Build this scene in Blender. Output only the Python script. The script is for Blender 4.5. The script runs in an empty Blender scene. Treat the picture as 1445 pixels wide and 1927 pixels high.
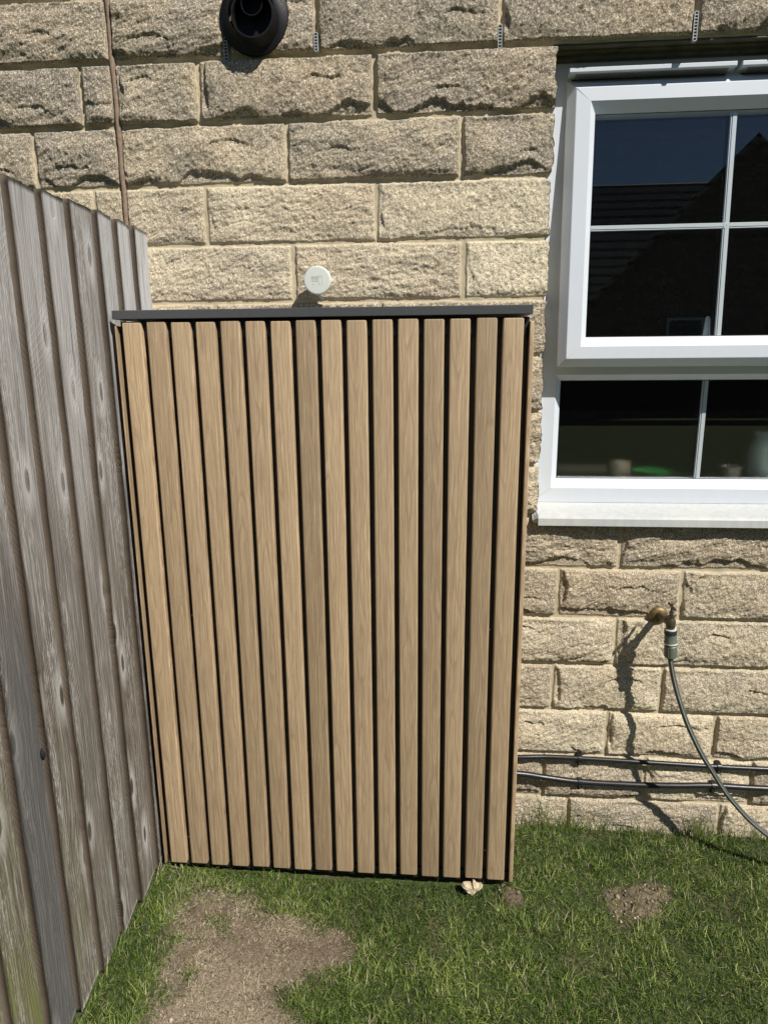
import bpy, math, random
import numpy as np
from mathutils import Vector, Matrix
sc = bpy.context.scene
C = sc.collection
rad = math.radians

# ------------------------------------------------------------------ camera
cam_d = bpy.data.cameras.new("camera"); cam = bpy.data.objects.new("camera", cam_d); C.objects.link(cam)
p_, yw, rl = -0.227280634, -0.0851914772, -0.00885635322
cp, sp, cy, sy, cr, sr = math.cos(p_), math.sin(p_), math.cos(yw), math.sin(yw), math.cos(rl), math.sin(rl)
f = Vector((sy*cp, cy*cp, sp)); r = Vector((cy, -sy, 0)); u = r.cross(f)
r2 = cr*r + sr*u; u2 = -sr*r + cr*u
M = Matrix((r2, u2, -f)).transposed().to_4x4(); M.translation = Vector((0, -1.93148418, 1.45872823))
cam.matrix_world = M
cam_d.sensor_fit = 'VERTICAL'; cam_d.sensor_height = 36.0; cam_d.lens = 36.0*1285/1927
cam_d.clip_start = 0.05; cam_d.clip_end = 1500
sc.camera = cam

# ------------------------------------------------------------------ light
SUN = Vector((0.99, -1.0, 1.54)).normalized()
w = bpy.data.worlds.new("World"); sc.world = w; w.use_nodes = True
nt = w.node_tree; bg = nt.nodes['Background']
sky = nt.nodes.new('ShaderNodeTexSky'); sky.sky_type = 'NISHITA'; sky.sun_disc = False
sky.sun_elevation = math.asin(SUN.z); sky.sun_rotation = math.atan2(SUN.x, SUN.y)
sky.air_density = 1.0; sky.dust_density = 0.2; sky.ozone_density = 5.0
nt.links.new(sky.outputs[0], bg.inputs[0]); bg.inputs[1].default_value = 0.05
sl = bpy.data.lights.new("sun", 'SUN'); sl.energy = 5.0; sl.angle = rad(0.5); sl.color = (1.0, 0.95, 0.865)
so = bpy.data.objects.new("sun", sl); C.objects.link(so); so.rotation_euler = SUN.to_track_quat('Z', 'Y').to_euler()
sc.view_settings.view_transform = 'Standard'; sc.view_settings.look = 'None'
sc.view_settings.exposure = 0.30; sc.view_settings.gamma = 1.0; sc.view_settings.use_curve_mapping = False

# ------------------------------------------------------------------ helpers
rng = np.random.default_rng(7); random.seed(7)

def hsh(ix, iy, s):
    ix = ix.astype(np.int64).astype(np.uint64); iy = iy.astype(np.int64).astype(np.uint64)
    h = (ix*np.uint64(374761393) + iy*np.uint64(668265263) + np.uint64(s)*np.uint64(2147483647)) & np.uint64(0xffffffff)
    h = ((h ^ (h >> np.uint64(13)))*np.uint64(1274126177)) & np.uint64(0xffffffff)
    h = h ^ (h >> np.uint64(16))
    h = (h*np.uint64(2246822519)) & np.uint64(0xffffffff)
    return ((h ^ (h >> np.uint64(15))) & np.uint64(0xffffff)).astype(np.float64)/float(0xffffff)

def noise(x, y, s=0):
    """smooth value noise in -1..1"""
    x = np.asarray(x, float); y = np.asarray(y, float)
    x0 = np.floor(x); y0 = np.floor(y); fx = x-x0; fy = y-y0
    fx = fx*fx*(3-2*fx); fy = fy*fy*(3-2*fy)
    x0 = x0+1e5; y0 = y0+1e5
    a = hsh(x0, y0, s); b = hsh(x0+1, y0, s); c = hsh(x0, y0+1, s); d = hsh(x0+1, y0+1, s)
    return 2*((a*(1-fx)+b*fx)*(1-fy) + (c*(1-fx)+d*fx)*fy)-1

def fbm(x, y, s=0, o=4, g=0.5):
    t = 0; a = 1.0; n = 0
    for i in range(o):
        ca, sa = math.cos(0.6*i+s), math.sin(0.6*i+s)
        t = t + a*noise((x*ca-y*sa)*2**i, (x*sa+y*ca)*2**i, s*17+i); n += a; a *= g
    return t/n

def smooth(a, b, x):
    t = np.clip((x-a)/(b-a), 0, 1); return t*t*(3-2*t)

class MB:
    """collects vertices and faces, then links them as one mesh object"""
    def __init__(s): s.v = []; s.f = []; s.m = []
    def add(s, vs, fs, mi=0):
        o = len(s.v); s.v += [tuple(map(float, q)) for q in vs]; s.f += [tuple(i+o for i in q) for q in fs]; s.m += [mi]*len(fs)
    def box(s, x0, x1, y0, y1, z0, z1, mi=0):
        vs = [(x, y, z) for x in (x0, x1) for y in (y0, y1) for z in (z0, z1)]
        s.add(vs, [(0, 1, 3, 2), (4, 6, 7, 5), (0, 4, 5, 1), (2, 3, 7, 6), (0, 2, 6, 4), (1, 5, 7, 3)], mi)
    def rings(s, rects, mi=0, cap=False):
        """rects: (x0,x1,z0,z1,y) joined one to the next as a mitred frame"""
        vs = []
        for (a, b, c, d, y) in rects: vs += [(a, y, c), (b, y, c), (b, y, d), (a, y, d)]
        fs = []
        for i in range(len(rects)-1):
            for k in range(4):
                j = (k+1) % 4; fs.append((4*i+k, 4*i+j, 4*i+4+j, 4*i+4+k))
        s.add(vs, fs, mi)
    def tube(s, pts, rads, n=12, mi=0, cap=True, stripe=None):
        pts = [Vector(q) for q in pts]
        if not hasattr(rads, '__len__'): rads = [rads]*len(pts)
        o = len(s.v); up = None
        for i, q in enumerate(pts):
            t = (pts[min(i+1, len(pts)-1)]-pts[max(i-1, 0)])
            t.normalize()
            if up is None:
                up = t.orthogonal().normalized()
            up = (up - t*up.dot(t)).normalized(); sd = t.cross(up)
            for k in range(n):
                a = 2*math.pi*k/n
                s.v.append(tuple(q + (up*math.cos(a)+sd*math.sin(a))*rads[i]))
        for i in range(len(pts)-1):
            for k in range(n):
                j = (k+1) % n
                s.f.append((o+i*n+k, o+i*n+j, o+i*n+n+j, o+i*n+n+k)); s.m.append(stripe[k] if stripe else mi)
        if cap:
            s.f.append(tuple(o+k for k in range(n))[::-1]); s.m.append(mi)
            s.f.append(tuple(o+(len(pts)-1)*n+k for k in range(n))); s.m.append(mi)
    def lathe(s, prof, org, ax='z', n=32, mi=0, tilt=None):
        """prof: (radius, height) along the axis"""
        o = len(s.v); org = Vector(org)
        for (rr, h) in prof:
            for k in range(n):
                a = 2*math.pi*k/n; c_, s_ = rr*math.cos(a), rr*math.sin(a)
                q = Vector((c_, s_, h)) if ax == 'z' else (Vector((c_, -h, s_)))
                if tilt: q = tilt @ q
                s.v.append(tuple(org+q))
        for i in range(len(prof)-1):
            for k in range(n):
                j = (k+1) % n
                s.f.append((o+i*n+k, o+i*n+j, o+i*n+n+j, o+i*n+n+k)); s.m.append(mi)
    def build(s, name, mats, parent=None, smooth_=False, bevel=0, seg=2, loc=None):
        me = bpy.data.meshes.new(name); me.from_pydata(s.v, [], s.f)
        if not isinstance(mats, (list, tuple)): mats = [mats]
        for m in mats: me.materials.append(m)
        if len(mats) > 1: me.polygons.foreach_set('material_index', s.m)
        import bmesh
        bm = bmesh.new(); bm.from_mesh(me); bmesh.ops.recalc_face_normals(bm, faces=bm.faces); bm.to_mesh(me); bm.free()
        ob = bpy.data.objects.new(name, me); C.objects.link(ob)
        if loc: ob.location = loc
        if parent: ob.parent = parent
        if bevel:
            b = ob.modifiers.new('bevel', 'BEVEL'); b.width = bevel; b.segments = seg; b.limit_method = 'ANGLE'; b.angle_limit = rad(40)
        if smooth_:
            me.polygons.foreach_set('use_smooth', [True]*len(me.polygons))
            if smooth_ != 'all':
                try: me.set_sharp_from_angle(angle=rad(35))
                except Exception: pass
        me.update()
        return ob

def np_mesh(name, V, F, mat, parent=None, attrs=None, smooth_=False):
    """fast mesh from numpy arrays (all faces the same size)"""
    me = bpy.data.meshes.new(name); n = F.shape[1]
    me.vertices.add(len(V)); me.vertices.foreach_set('co', V.astype(np.float32).ravel())
    me.loops.add(F.size); me.loops.foreach_set('vertex_index', F.astype(np.int32).ravel())
    me.polygons.add(len(F)); me.polygons.foreach_set('loop_start', np.arange(0, F.size, n, dtype=np.int32))
    me.polygons.foreach_set('loop_total', np.full(len(F), n, dtype=np.int32))
    if smooth_: me.polygons.foreach_set('use_smooth', np.ones(len(F), dtype=bool))
    me.update(calc_edges=True); me.validate()
    for k, a in (attrs or {}).items():
        at = me.attributes.new(k, 'FLOAT', 'POINT'); at.data.foreach_set('value', a.astype(np.float32).ravel())
    me.materials.append(mat)
    ob = bpy.data.objects.new(name, me); C.objects.link(ob)
    if parent: ob.parent = parent
    return ob

def thing(name, label, cat, loc=(0, 0, 0), group=None):
    o = bpy.data.objects.new(name, None); C.objects.link(o); o.location = loc; o.empty_display_size = 0.05
    o['label'] = label; o['category'] = cat
    if group: o['group'] = group
    return o
def tag(o, label, cat, group=None):
    o['label'] = label; o['category'] = cat
    if group: o['group'] = group
    return o

# node helpers
class NT:
    def __init__(s, name):
        s.m = bpy.data.materials.new(name); s.m.use_nodes = True; s.t = s.m.node_tree
        s.b = s.t.nodes['Principled BSDF']; s.out = s.t.nodes['Material Output']
    def n(s, typ, **kw):
        nd = s.t.nodes.new(typ)
        for k, v in kw.items():
            if k.startswith('i_'): nd.inputs[k[2:]].default_value = v
            else: setattr(nd, k, v)
        return nd
    def l(s, a, b): s.t.links.new(a, b)
    def val(s, x, sock):
        if isinstance(x, (int, float)): sock.default_value = x
        else: s.l(x, sock)
    def math(s, op, a, b=0.0, c=None, clamp=False):
        nd = s.n('ShaderNodeMath', operation=op); nd.use_clamp = clamp
        s.val(a, nd.inputs[0]); s.val(b, nd.inputs[1])
        if c is not None: s.val(c, nd.inputs[2])
        return nd.outputs[0]
    def ramp(s, fac, stops, interp='LINEAR'):
        nd = s.n('ShaderNodeValToRGB'); nd.color_ramp.interpolation = interp
        e = nd.color_ramp.elements
        while len(e) < len(stops): e.new(0.5)
        for i, (p, c) in enumerate(stops):
            e[i].position = p; e[i].color = (c, c, c, 1) if isinstance(c, (int, float)) else (*c, 1)
        s.l(fac, nd.inputs[0]); return nd.outputs[0]
    def mix(s, fac, a, b, mode='MIX'):
        nd = s.n('ShaderNodeMix', data_type='RGBA', blend_type=mode)
        s.val(fac, nd.inputs[0])
        for x, k in ((a, 6), (b, 7)):
            if isinstance(x, tuple): nd.inputs[k].default_value = (*x, 1)
            else: s.l(x, nd.inputs[k])
        return nd.outputs[2]
    def coord(s, scale=(1, 1, 1), loc=(0, 0, 0), kind='Object'):
        tc = s.n('ShaderNodeTexCoord'); mp = s.n('ShaderNodeMapping')
        s.l(tc.outputs[kind], mp.inputs[0]); mp.inputs['Scale'].default_value = scale; mp.inputs['Location'].default_value = loc
        return mp.outputs[0]
    def noise(s, vec, scale=5, detail=4, rough=0.55, dist=0):
        nd = s.n('ShaderNodeTexNoise'); s.l(vec, nd.inputs['Vector']); nd.inputs['Scale'].default_value = scale
        nd.inputs['Detail'].default_value = detail; nd.inputs['Roughness'].default_value = rough; nd.inputs['Distortion'].default_value = dist
        return nd.outputs['Fac']
    def bump(s, h, strength=0.3, dist=0.001):
        nd = s.n('ShaderNodeBump'); nd.inputs['Strength'].default_value = strength; nd.inputs['Distance'].default_value = dist
        s.l(h, nd.inputs['Height']); s.l(nd.outputs[0], s.b.inputs['Normal'])
    def attr(s, name):
        nd = s.n('ShaderNodeAttribute'); nd.attribute_name = name; return nd.outputs['Fac']
    def orand(s): return s.n('ShaderNodeObjectInfo').outputs['Random']

def plain(name, col, rough=0.5, metal=0.0, spec=0.5, var=0.12, nscale=60, bump=0.0):
    m = NT(name); v = m.coord()
    n1 = m.noise(v, nscale, 4)
    lo = tuple(c*(1-var) for c in col); hi = tuple(min(1, c*(1+var)) for c in col)
    m.l(m.ramp(n1, [(0.3, lo), (0.7, hi)]), m.b.inputs['Base Color'])
    m.l(m.ramp(m.noise(v, nscale*2.3, 2), [(0.3, rough*0.85), (0.7, min(1, rough*1.15))]), m.b.inputs['Roughness'])
    m.b.inputs['Metallic'].default_value = metal; m.b.inputs['Specular IOR Level'].default_value = spec
    if bump: m.bump(n1, bump, 0.001)
    return m.m

# ------------------------------------------------------------------ materials
def mat_stone():
    m = NT('rock_faced_stone'); v = m.coord()
    st = m.attr('stone'); ti = m.attr('tint'); pa = m.attr('warm')
    patch = m.noise(v, 9, 5, 0.6)
    mid = m.noise(v, 45, 5, 0.65)
    grain = m.noise(v, 265, 3, 0.78)
    base = m.ramp(ti, [(0.0, (0.30, 0.250, 0.180)), (0.5, (0.465, 0.385, 0.268)), (1.0, (0.80, 0.70, 0.50))])
    dark = m.mix(m.math('MULTIPLY', m.ramp(patch, [(0.38, 0.9), (0.60, 0.0)]), m.math('SUBTRACT', 1.0, m.math('MULTIPLY', ti, 0.8))), base, (0.235, 0.205, 0.175))
    warm = m.mix(m.math('MULTIPLY', pa, 0.38), dark, (0.47, 0.335, 0.205))
    midc = m.mix(m.math('MULTIPLY', m.ramp(mid, [(0.35, 0.50), (0.6, 0.0)]), m.math('SUBTRACT', 1.0, m.math('MULTIPLY', ti, 0.6))), warm, (0.19, 0.16, 0.125))
    gr = m.mix(m.ramp(grain, [(0.38, 0.85), (0.50, 0.0)]), midc, (0.15, 0.125, 0.09))
    gr2 = m.mix(m.ramp(grain, [(0.52, 0.0), (0.64, 0.85)]), gr, (0.84, 0.76, 0.60))
    mo = m.mix(m.ramp(m.noise(v, 30, 5), [(0.3, 0.0), (0.7, 1.0)]), (0.42, 0.35, 0.235), (0.57, 0.49, 0.35))
    mo2 = m.mix(m.ramp(m.noise(v, 7, 3), [(0.4, 0.0), (0.75, 0.6)]), mo, (0.31, 0.29, 0.19))
    m.l(m.mix(st, mo2, gr2), m.b.inputs['Base Color'])
    m.b.inputs['Roughness'].default_value = 0.9; m.b.inputs['Specular IOR Level'].default_value = 0.25
    h = m.math('ADD', grain, m.math('MULTIPLY', mid, 1.5))
    m.bump(m.math('MULTIPLY', h, m.math('ADD', m.math('MULTIPLY', st, 0.85), 0.15)), 0.9, 0.0022)
    return m.m

def mat_slat(plain_=False):
    m = NT('oak_effect_composite'); rn = m.orand()
    tc = m.n('ShaderNodeTexCoord'); sx = m.n('ShaderNodeSeparateXYZ'); m.l(tc.outputs['Object'], sx.inputs[0])
    off = m.math('MULTIPLY', rn, 37.0)
    cb = m.n('ShaderNodeCombineXYZ'); m.l(sx.outputs[0], cb.inputs[0]); m.l(m.math('ADD', sx.outputs[1], off), cb.inputs[1]); m.l(m.math('ADD', sx.outputs[2], off), cb.inputs[2])
    def sc_(x, y, z):
        mp = m.n('ShaderNodeMapping'); m.l(cb.outputs[0], mp.inputs[0]); mp.inputs['Scale'].default_value = (x, y, z); return mp.outputs[0]
    # cathedral rings: distance from a slowly wandering pith
    wob = m.noise(sc_(6, 1, 1.6), 1.0, 3, 0.5)
    x2 = m.math('MULTIPLY', m.math('POWER', m.math('ABSOLUTE', m.math('ADD', sx.outputs[0], m.math('MULTIPLY_ADD', rn, 0.03, -0.015))), 1.6), 900.0)
    ring = m.math('ADD', m.math('MULTIPLY', wob, 11.0), x2)
    ring = m.math('ADD', ring, m.math('MULTIPLY', m.noise(sc_(60, 1, 6), 1, 2), 1.2))
    saw = m.math('FRACT', ring)
    line = m.ramp(saw, [(0.0, 1.0), (0.22, 0.35), (0.8, 0.0), (1.0, 1.0)])
    fine = m.noise(sc_(900, 60, 16), 1, 3, 0.7)
    streak = m.noise(sc_(260, 10, 3.5), 1, 3, 0.6)
    tone = m.noise(sc_(3, 1, 1.1), 1, 2)
    c = m.ramp(tone, [(0.3, (0.385, 0.275, 0.150)), (0.7, (0.485, 0.352, 0.200))])
    c = m.mix(m.math('MULTIPLY', line, 0.62), c, (0.225, 0.145, 0.080))
    c = m.mix(m.ramp(streak, [(0.38, 0.6), (0.58, 0.0)]), c, (0.255, 0.172, 0.10))
    c = m.mix(m.ramp(fine, [(0.32, 0.5), (0.55, 0.0)]), c, (0.24, 0.16, 0.095))
    c = m.mix(m.ramp(fine, [(0.54, 0.0), (0.70, 0.6)]), c, (0.60, 0.46, 0.30))
    hs = m.n('ShaderNodeHueSaturation'); m.l(c, hs.inputs['Color']); m.l(m.math('MULTIPLY_ADD', rn, 0.30, 0.86), hs.inputs['Value']); hs.inputs['Saturation'].default_value = 0.92
    m.l(hs.outputs[0], m.b.inputs['Base Color'])
    m.b.inputs['Roughness'].default_value = 0.52; m.b.inputs['Specular IOR Level'].default_value = 0.4
    m.bump(m.math('ADD', fine, m.math('MULTIPLY', line, -0.4)), 0.35, 0.0006)
    return m.m

def mat_fence(edge=False):
    m = NT('sawn_edge_timber' if edge else 'weathered_timber'); rn = m.orand()
    tc = m.n('ShaderNodeTexCoord'); sx = m.n('ShaderNodeSeparateXYZ'); m.l(tc.outputs['Object'], sx.inputs[0])
    off = m.math('MULTIPLY', rn, 53.0)
    Y, Z = sx.outputs[1], sx.outputs[2]
    def vec(a, b, sa, sb, add=0.0):
        cb = m.n('ShaderNodeCombineXYZ')
        m.l(m.math('MULTIPLY', a, sa), cb.inputs[0]); m.l(m.math('MULTIPLY', b, sb), cb.inputs[1]); m.l(m.math('ADD', off, add), cb.inputs[2]); return cb.outputs[0]
    # knots: sparse voronoi cells stretched along the board
    vo = m.n('ShaderNodeTexVoronoi'); vo.voronoi_dimensions = '2D'; vo.inputs['Scale'].default_value = 1.0; vo.inputs['Randomness'].default_value = 1.0
    cb = m.n('ShaderNodeCombineXYZ'); m.l(m.math('ADD', m.math('MULTIPLY', Y, 7.5), off), cb.inputs[0]); m.l(m.math('ADD', m.math('MULTIPLY', Z, 2.9), m.math('MULTIPLY', off, 3.1)), cb.inputs[1])
    m.l(cb.outputs[0], vo.inputs['Vector']); kd = vo.outputs['Distance']
    pull = m.math('DIVIDE', 0.10, m.math('ADD', kd, 0.10))
    warp = m.noise(vec(Y, Z, 9, 2.2), 1, 3)
    ring = m.math('ADD', m.math('MULTIPLY', Y, 95.0), m.math('ADD', m.math('MULTIPLY', warp, 8.0), m.math('MULTIPLY', pull, 7.0)))
    saw = m.math('FRACT', m.math('ADD', ring, m.math('MULTIPLY', m.noise(vec(Y, Z, 150, 5), 1, 2), 0.7)))
    line = m.ramp(saw, [(0.0, 0.9), (0.12, 1.0), (0.3, 0.15), (0.85, 0.0), (1.0, 0.9)])
    fine = m.noise(vec(Y, Z, 620, 13), 1, 4, 0.7)
    silv = m.noise(vec(Y, Z, 90, 5, 9.0), 1, 5, 0.65)
    blot = m.noise(vec(Y, Z, 8, 1.6, 4.0), 1, 4, 0.6)
    # circular-saw marks: slanting scratches
    wv = m.n('ShaderNodeTexWave'); wv.wave_type = 'BANDS'; wv.bands_direction = 'X'; wv.inputs['Scale'].default_value = 1.0; wv.inputs['Distortion'].default_value = 1.5; wv.inputs['Detail'].default_value = 2
    cw = m.n('ShaderNodeCombineXYZ')
    zz_ = m.math('ADD', Z, m.math('MULTIPLY', m.noise(vec(Y, Z, 0.0 if edge else 5, 9, 3.0), 1, 2), 0.05))
    m.l(m.math('ADD', m.math('MULTIPLY', zz_, 21.0), m.math('MULTIPLY', sx.outputs[0] if edge else Y, 30.0 if edge else -13.0)), cw.inputs[0]); m.l(off, cw.inputs[1]); m.l(cw.outputs[0], wv.inputs['Vector'])
    sawm = m.math('MULTIPLY', m.ramp(wv.outputs['Fac'], [(0.90, 0.0), (0.985, 1.0)]), m.ramp(m.noise(vec(Y, Z, 14, 5, 2.0), 1, 3), [(0.52, 0.0), (0.66, 1.0)] if not edge else [(0.42, 0.0), (0.62, 1.0)]))
    if edge:
        c = m.ramp(blot, [(0.3, (0.080, 0.062, 0.046)), (0.7, (0.155, 0.125, 0.096))])
        c = m.mix(m.ramp(fine, [(0.35, 0.5), (0.6, 0.0)]), c, (0.085, 0.062, 0.044))
        c = m.mix(m.math('MULTIPLY', sawm, 0.40), c, (0.27, 0.23, 0.185))
    else:
        grey = m.ramp(rn, [(0.0, (0.215, 0.178, 0.142)), (0.3, (0.32, 0.295, 0.262)), (0.55, (0.235, 0.20, 0.165)), (0.8, (0.34, 0.32, 0.295)), (1.0, (0.255, 0.235, 0.215))])
        c = m.mix(m.ramp(blot, [(0.38, 0.85), (0.60, 0.0)]), grey, (0.145, 0.112, 0.084))
        c = m.mix(m.ramp(m.noise(vec(Y, Z, 45, 1.1, 31.0), 1, 3, 0.6), [(0.40, 0.65), (0.52, 0.0)]), c, (0.135, 0.112, 0.092))
        c = m.mix(m.ramp(silv, [(0.48, 0.0), (0.68, 0.85)]), c, (0.50, 0.485, 0.46))
        c = m.mix(m.math('MULTIPLY', m.math('MULTIPLY', line, m.ramp(m.noise(vec(Y, Z, 22, 2.5, 7.0), 1, 3), [(0.38, 0.25), (0.6, 1.0)])), 0.85), c, (0.080, 0.064, 0.050))
        c = m.mix(m.ramp(fine, [(0.36, 0.9), (0.53, 0.0)]), c, (0.080, 0.066, 0.054))
        c = m.mix(m.math('MULTIPLY', sawm, 0.42), c, (0.52, 0.49, 0.45))
        speck = m.noise(vec(Y, Z, 300, 36, 12.0), 1, 3, 0.75)
        c = m.mix(m.math('MULTIPLY', m.ramp(speck, [(0.52, 0.0), (0.62, 0.75)]), m.ramp(m.noise(vec(Y, Z, 12, 2.0, 15.0), 1, 3), [(0.47, 0.1), (0.60, 1.0)])), c, (0.66, 0.65, 0.63))
        crack = m.noise(vec(Y, Z, 210, 2.6, 18.0), 1, 2, 0.5)
        c = m.mix(m.ramp(crack, [(0.24, 0.9), (0.31, 0.0)]), c, (0.045, 0.036, 0.03))
        # pale halo and dark heart of the knots
        c = m.mix(m.ramp(kd, [(0.05, 0.0), (0.085, 0.75), (0.24, 0.0)]), c, (0.56, 0.55, 0.535))
        c = m.mix(m.ramp(kd, [(0.045, 0.9), (0.085, 0.0)]), c, (0.075, 0.055, 0.04))
        # silvered top, green algae low on the boards furthest from the wall
        hs = m.n('ShaderNodeAttribute'); hs.attribute_name = 'silver'
        c = m.mix(m.math('MULTIPLY', hs.outputs['Fac'], m.ramp(silv, [(0.30, 0.30), (0.52, 0.95)])), c, (0.56, 0.565, 0.585))
        ag = m.n('ShaderNodeAttribute'); ag.attribute_name = 'algae'
        c = m.mix(m.math('MULTIPLY', ag.outputs['Fac'], m.ramp(m.noise(vec(Y, Z, 30, 7, 6.0), 1, 4), [(0.34, 0.15), (0.66, 0.9)])), c, (0.17, 0.19, 0.06))
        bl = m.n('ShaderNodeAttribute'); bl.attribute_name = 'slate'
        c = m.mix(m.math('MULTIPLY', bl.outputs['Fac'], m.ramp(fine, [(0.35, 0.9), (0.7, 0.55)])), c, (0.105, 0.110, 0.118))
    m.l(c, m.b.inputs['Base Color'])
    m.b.inputs['Roughness'].default_value = 0.82; m.b.inputs['Specular IOR Level'].default_value = 0.25
    h = m.math('ADD', m.math('MULTIPLY', line, -0.5), m.math('ADD', fine, m.math('MULTIPLY', silv, 0.25)))
    m.bump(m.math('ADD', h, m.math('MULTIPLY', sawm, 0.4)), 0.7, 0.0016)
    return m.m

def mat_ground():
    m = NT('garden_soil'); v = m.coord()
    a = m.noise(v, 14, 6, 0.65); b = m.noise(v, 160, 4, 0.7)
    bare = m.attr('bare')
    soil = m.ramp(a, [(0.3, (0.085, 0.063, 0.042)), (0.7, (0.25, 0.195, 0.14))])
    green = m.ramp(b, [(0.35, (0.026, 0.036, 0.012)), (0.65, (0.085, 0.125, 0.030))])
    c = m.mix(bare, green, soil)
    c = m.mix(m.ramp(b, [(0.4, 0.55), (0.6, 0.0)]), c, (0.05, 0.04, 0.028))
    c = m.mix(m.math('MULTIPLY', m.attr('thatch'), m.ramp(b, [(0.35, 0.2), (0.6, 0.8)])), c, (0.30, 0.25, 0.19))
    m.l(c, m.b.inputs['Base Color']); m.b.inputs['Roughness'].default_value = 0.95; m.b.inputs['Specular IOR Level'].default_value = 0.15
    m.bump(m.math('ADD', m.math('MULTIPLY', a, 2.0), b), 0.9, 0.004)
    return m.m

def mat_grass():
    m = NT('grass_blades'); t = m.attr('tone'); dry = m.attr('dry'); up = m.attr('along')
    g = m.ramp(t, [(0.0, (0.010, 0.024, 0.004)), (0.35, (0.043, 0.090, 0.012)), (0.7, (0.125, 0.195, 0.026)), (1.0, (0.37, 0.42, 0.13))])
    d = m.ramp(t, [(0.0, (0.11, 0.082, 0.055)), (0.5, (0.255, 0.20, 0.145)), (1.0, (0.54, 0.46, 0.35))])
    c = m.mix(dry, g, d)
    c = m.mix(m.ramp(up, [(0.0, 0.55), (0.35, 0.0)]), c, (0.17, 0.15, 0.07))
    m.l(c, m.b.inputs['Base Color']); m.b.inputs['Roughness'].default_value = 0.5; m.b.inputs['Specular IOR Level'].default_value = 0.3
    tr = m.n('ShaderNodeBsdfTranslucent'); m.l(c, tr.inputs[0])
    mx = m.n('ShaderNodeMixShader'); mx.inputs[0].default_value = 0.2
    m.l(m.b.outputs[0], mx.inputs[1]); m.l(tr.outputs[0], mx.inputs[2]); m.l(mx.outputs[0], m.out.inputs[0])
    return m.m

def mat_glass(name, tint=(0.93, 0.95, 0.94), f0=0.07, rough=0.0, frost=False):
    m = NT(name); t = m.t
    lw = m.n('ShaderNodeLayerWeight'); lw.inputs['Blend'].default_value = 0.5
    frs = m.math('ADD', f0, m.math('MULTIPLY', m.math('POWER', lw.outputs['Facing'], 5.0), 1.0-f0))
    gl = m.n('ShaderNodeBsdfGlossy'); gl.inputs['Roughness'].default_value = rough
    if frost:
        tr = m.n('ShaderNodeBsdfRefraction'); tr.inputs['Roughness'].default_value = 0.5; tr.inputs['IOR'].default_value = 1.2
    else:
        tr = m.n('ShaderNodeBsdfTransparent')
    tr.inputs[0].default_value = (*tint, 1)
    # faint dust on the pane
    v = m.coord(); du = m.noise(v, 420, 2, 0.5)
    df = m.n('ShaderNodeBsdfDiffuse'); df.inputs[0].default_value = (0.5, 0.52, 0.5, 1)
    if frost:
        t2 = m.n('ShaderNodeBsdfTransparent'); mf = m.n('ShaderNodeMixShader'); mf.inputs[0].default_value = 0.86
        m.l(t2.outputs[0], mf.inputs[1]); m.l(tr.outputs[0], mf.inputs[2]); tr = mf
    m1 = m.n('ShaderNodeMixShader'); m.l(frs, m1.inputs[0]); m.l(tr.outputs[0], m1.inputs[1]); m.l(gl.outputs[0], m1.inputs[2])
    m2 = m.n('ShaderNodeMixShader'); m.l(m.ramp(du, [(0.60, 0.001), (0.80, 0.05)]), m2.inputs[0]); m.l(m1.outputs[0], m2.inputs[1]); m.l(df.outputs[0], m2.inputs[2])
    m.l(m2.outputs[0], m.out.inputs[0]); return m.m

def mat_upvc(name='white_upvc', col=(0.60, 0.64, 0.70), rough=0.34, stain=0.08):
    m = NT(name); v = m.coord(scale=(1, 1, 0.25)); n1 = m.noise(v, 70, 4); n2 = m.noise(m.coord(), 8, 4)
    c = m.mix(m.ramp(n1, [(0.4, stain), (0.7, 0.0)]), col, tuple(k*0.72 for k in col))
    c = m.mix(m.ramp(n2, [(0.5, 0.0), (0.8, stain*1.5)]), c, (0.60, 0.59, 0.52))
    m.l(c, m.b.inputs['Base Color']); m.b.inputs['Roughness'].default_value = rough; return m.m

STONE = mat_stone(); SLAT = mat_slat(); FENCE = mat_fence(); FEDGE = mat_fence(True)
GROUND = mat_ground(); GRASS = mat_grass()
GLASS = mat_glass('window_glass', f0=0.078); GLASS_IN = mat_glass('inner_window_glass', f0=0.06)
FROST = mat_glass('obscured_glass', frost=True, f0=0.04)
UPVC = mat_upvc(); SILLM = mat_upvc('white_sill_plastic', (0.52, 0.54, 0.54), 0.5, 0.45)
BLACKM = plain('black_powder_coat', (0.010, 0.010, 0.010), 0.6, nscale=300)
DARKB = plain('dark_backing_board', (0.030, 0.028, 0.026), 0.6, nscale=200)
CAPM = plain('anthracite_trim', (0.065, 0.068, 0.073), 0.38, spec=0.6, nscale=220, var=0.08)
RUBBER = plain('black_flue_plastic', (0.0035, 0.0038, 0.0055), 0.55, spec=0.3, nscale=90)
PIPE = plain('black_conduit_plastic', (0.013, 0.013, 0.015), 0.36, nscale=80, var=0.25)
BRASS = plain('dull_brass', (0.20, 0.145, 0.065), 0.5, metal=0.6, nscale=70, var=0.35)
TARN = plain('tarnished_brass', (0.12, 0.10, 0.075), 0.42, metal=0.75, nscale=120, var=0.4)
HGREY = plain('hose_grey', (0.060, 0.070, 0.066), 0.38, nscale=40)
HPALE = plain('hose_pale_stripe', (0.26, 0.28, 0.25), 0.38, nscale=40)
GGREEN = plain('grey_green_plastic', (0.105, 0.125, 0.10), 0.45, nscale=90)
NAVY = plain('dark_blue_black_plastic', (0.022, 0.026, 0.036), 0.32, nscale=90)
PALEP = plain('pale_grey_plastic', (0.62, 0.63, 0.58), 0.45, nscale=90, var=0.06)
DISC = plain('off_white_cap_plastic', (0.60, 0.63, 0.585), 0.55, nscale=200, var=0.03)
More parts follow.
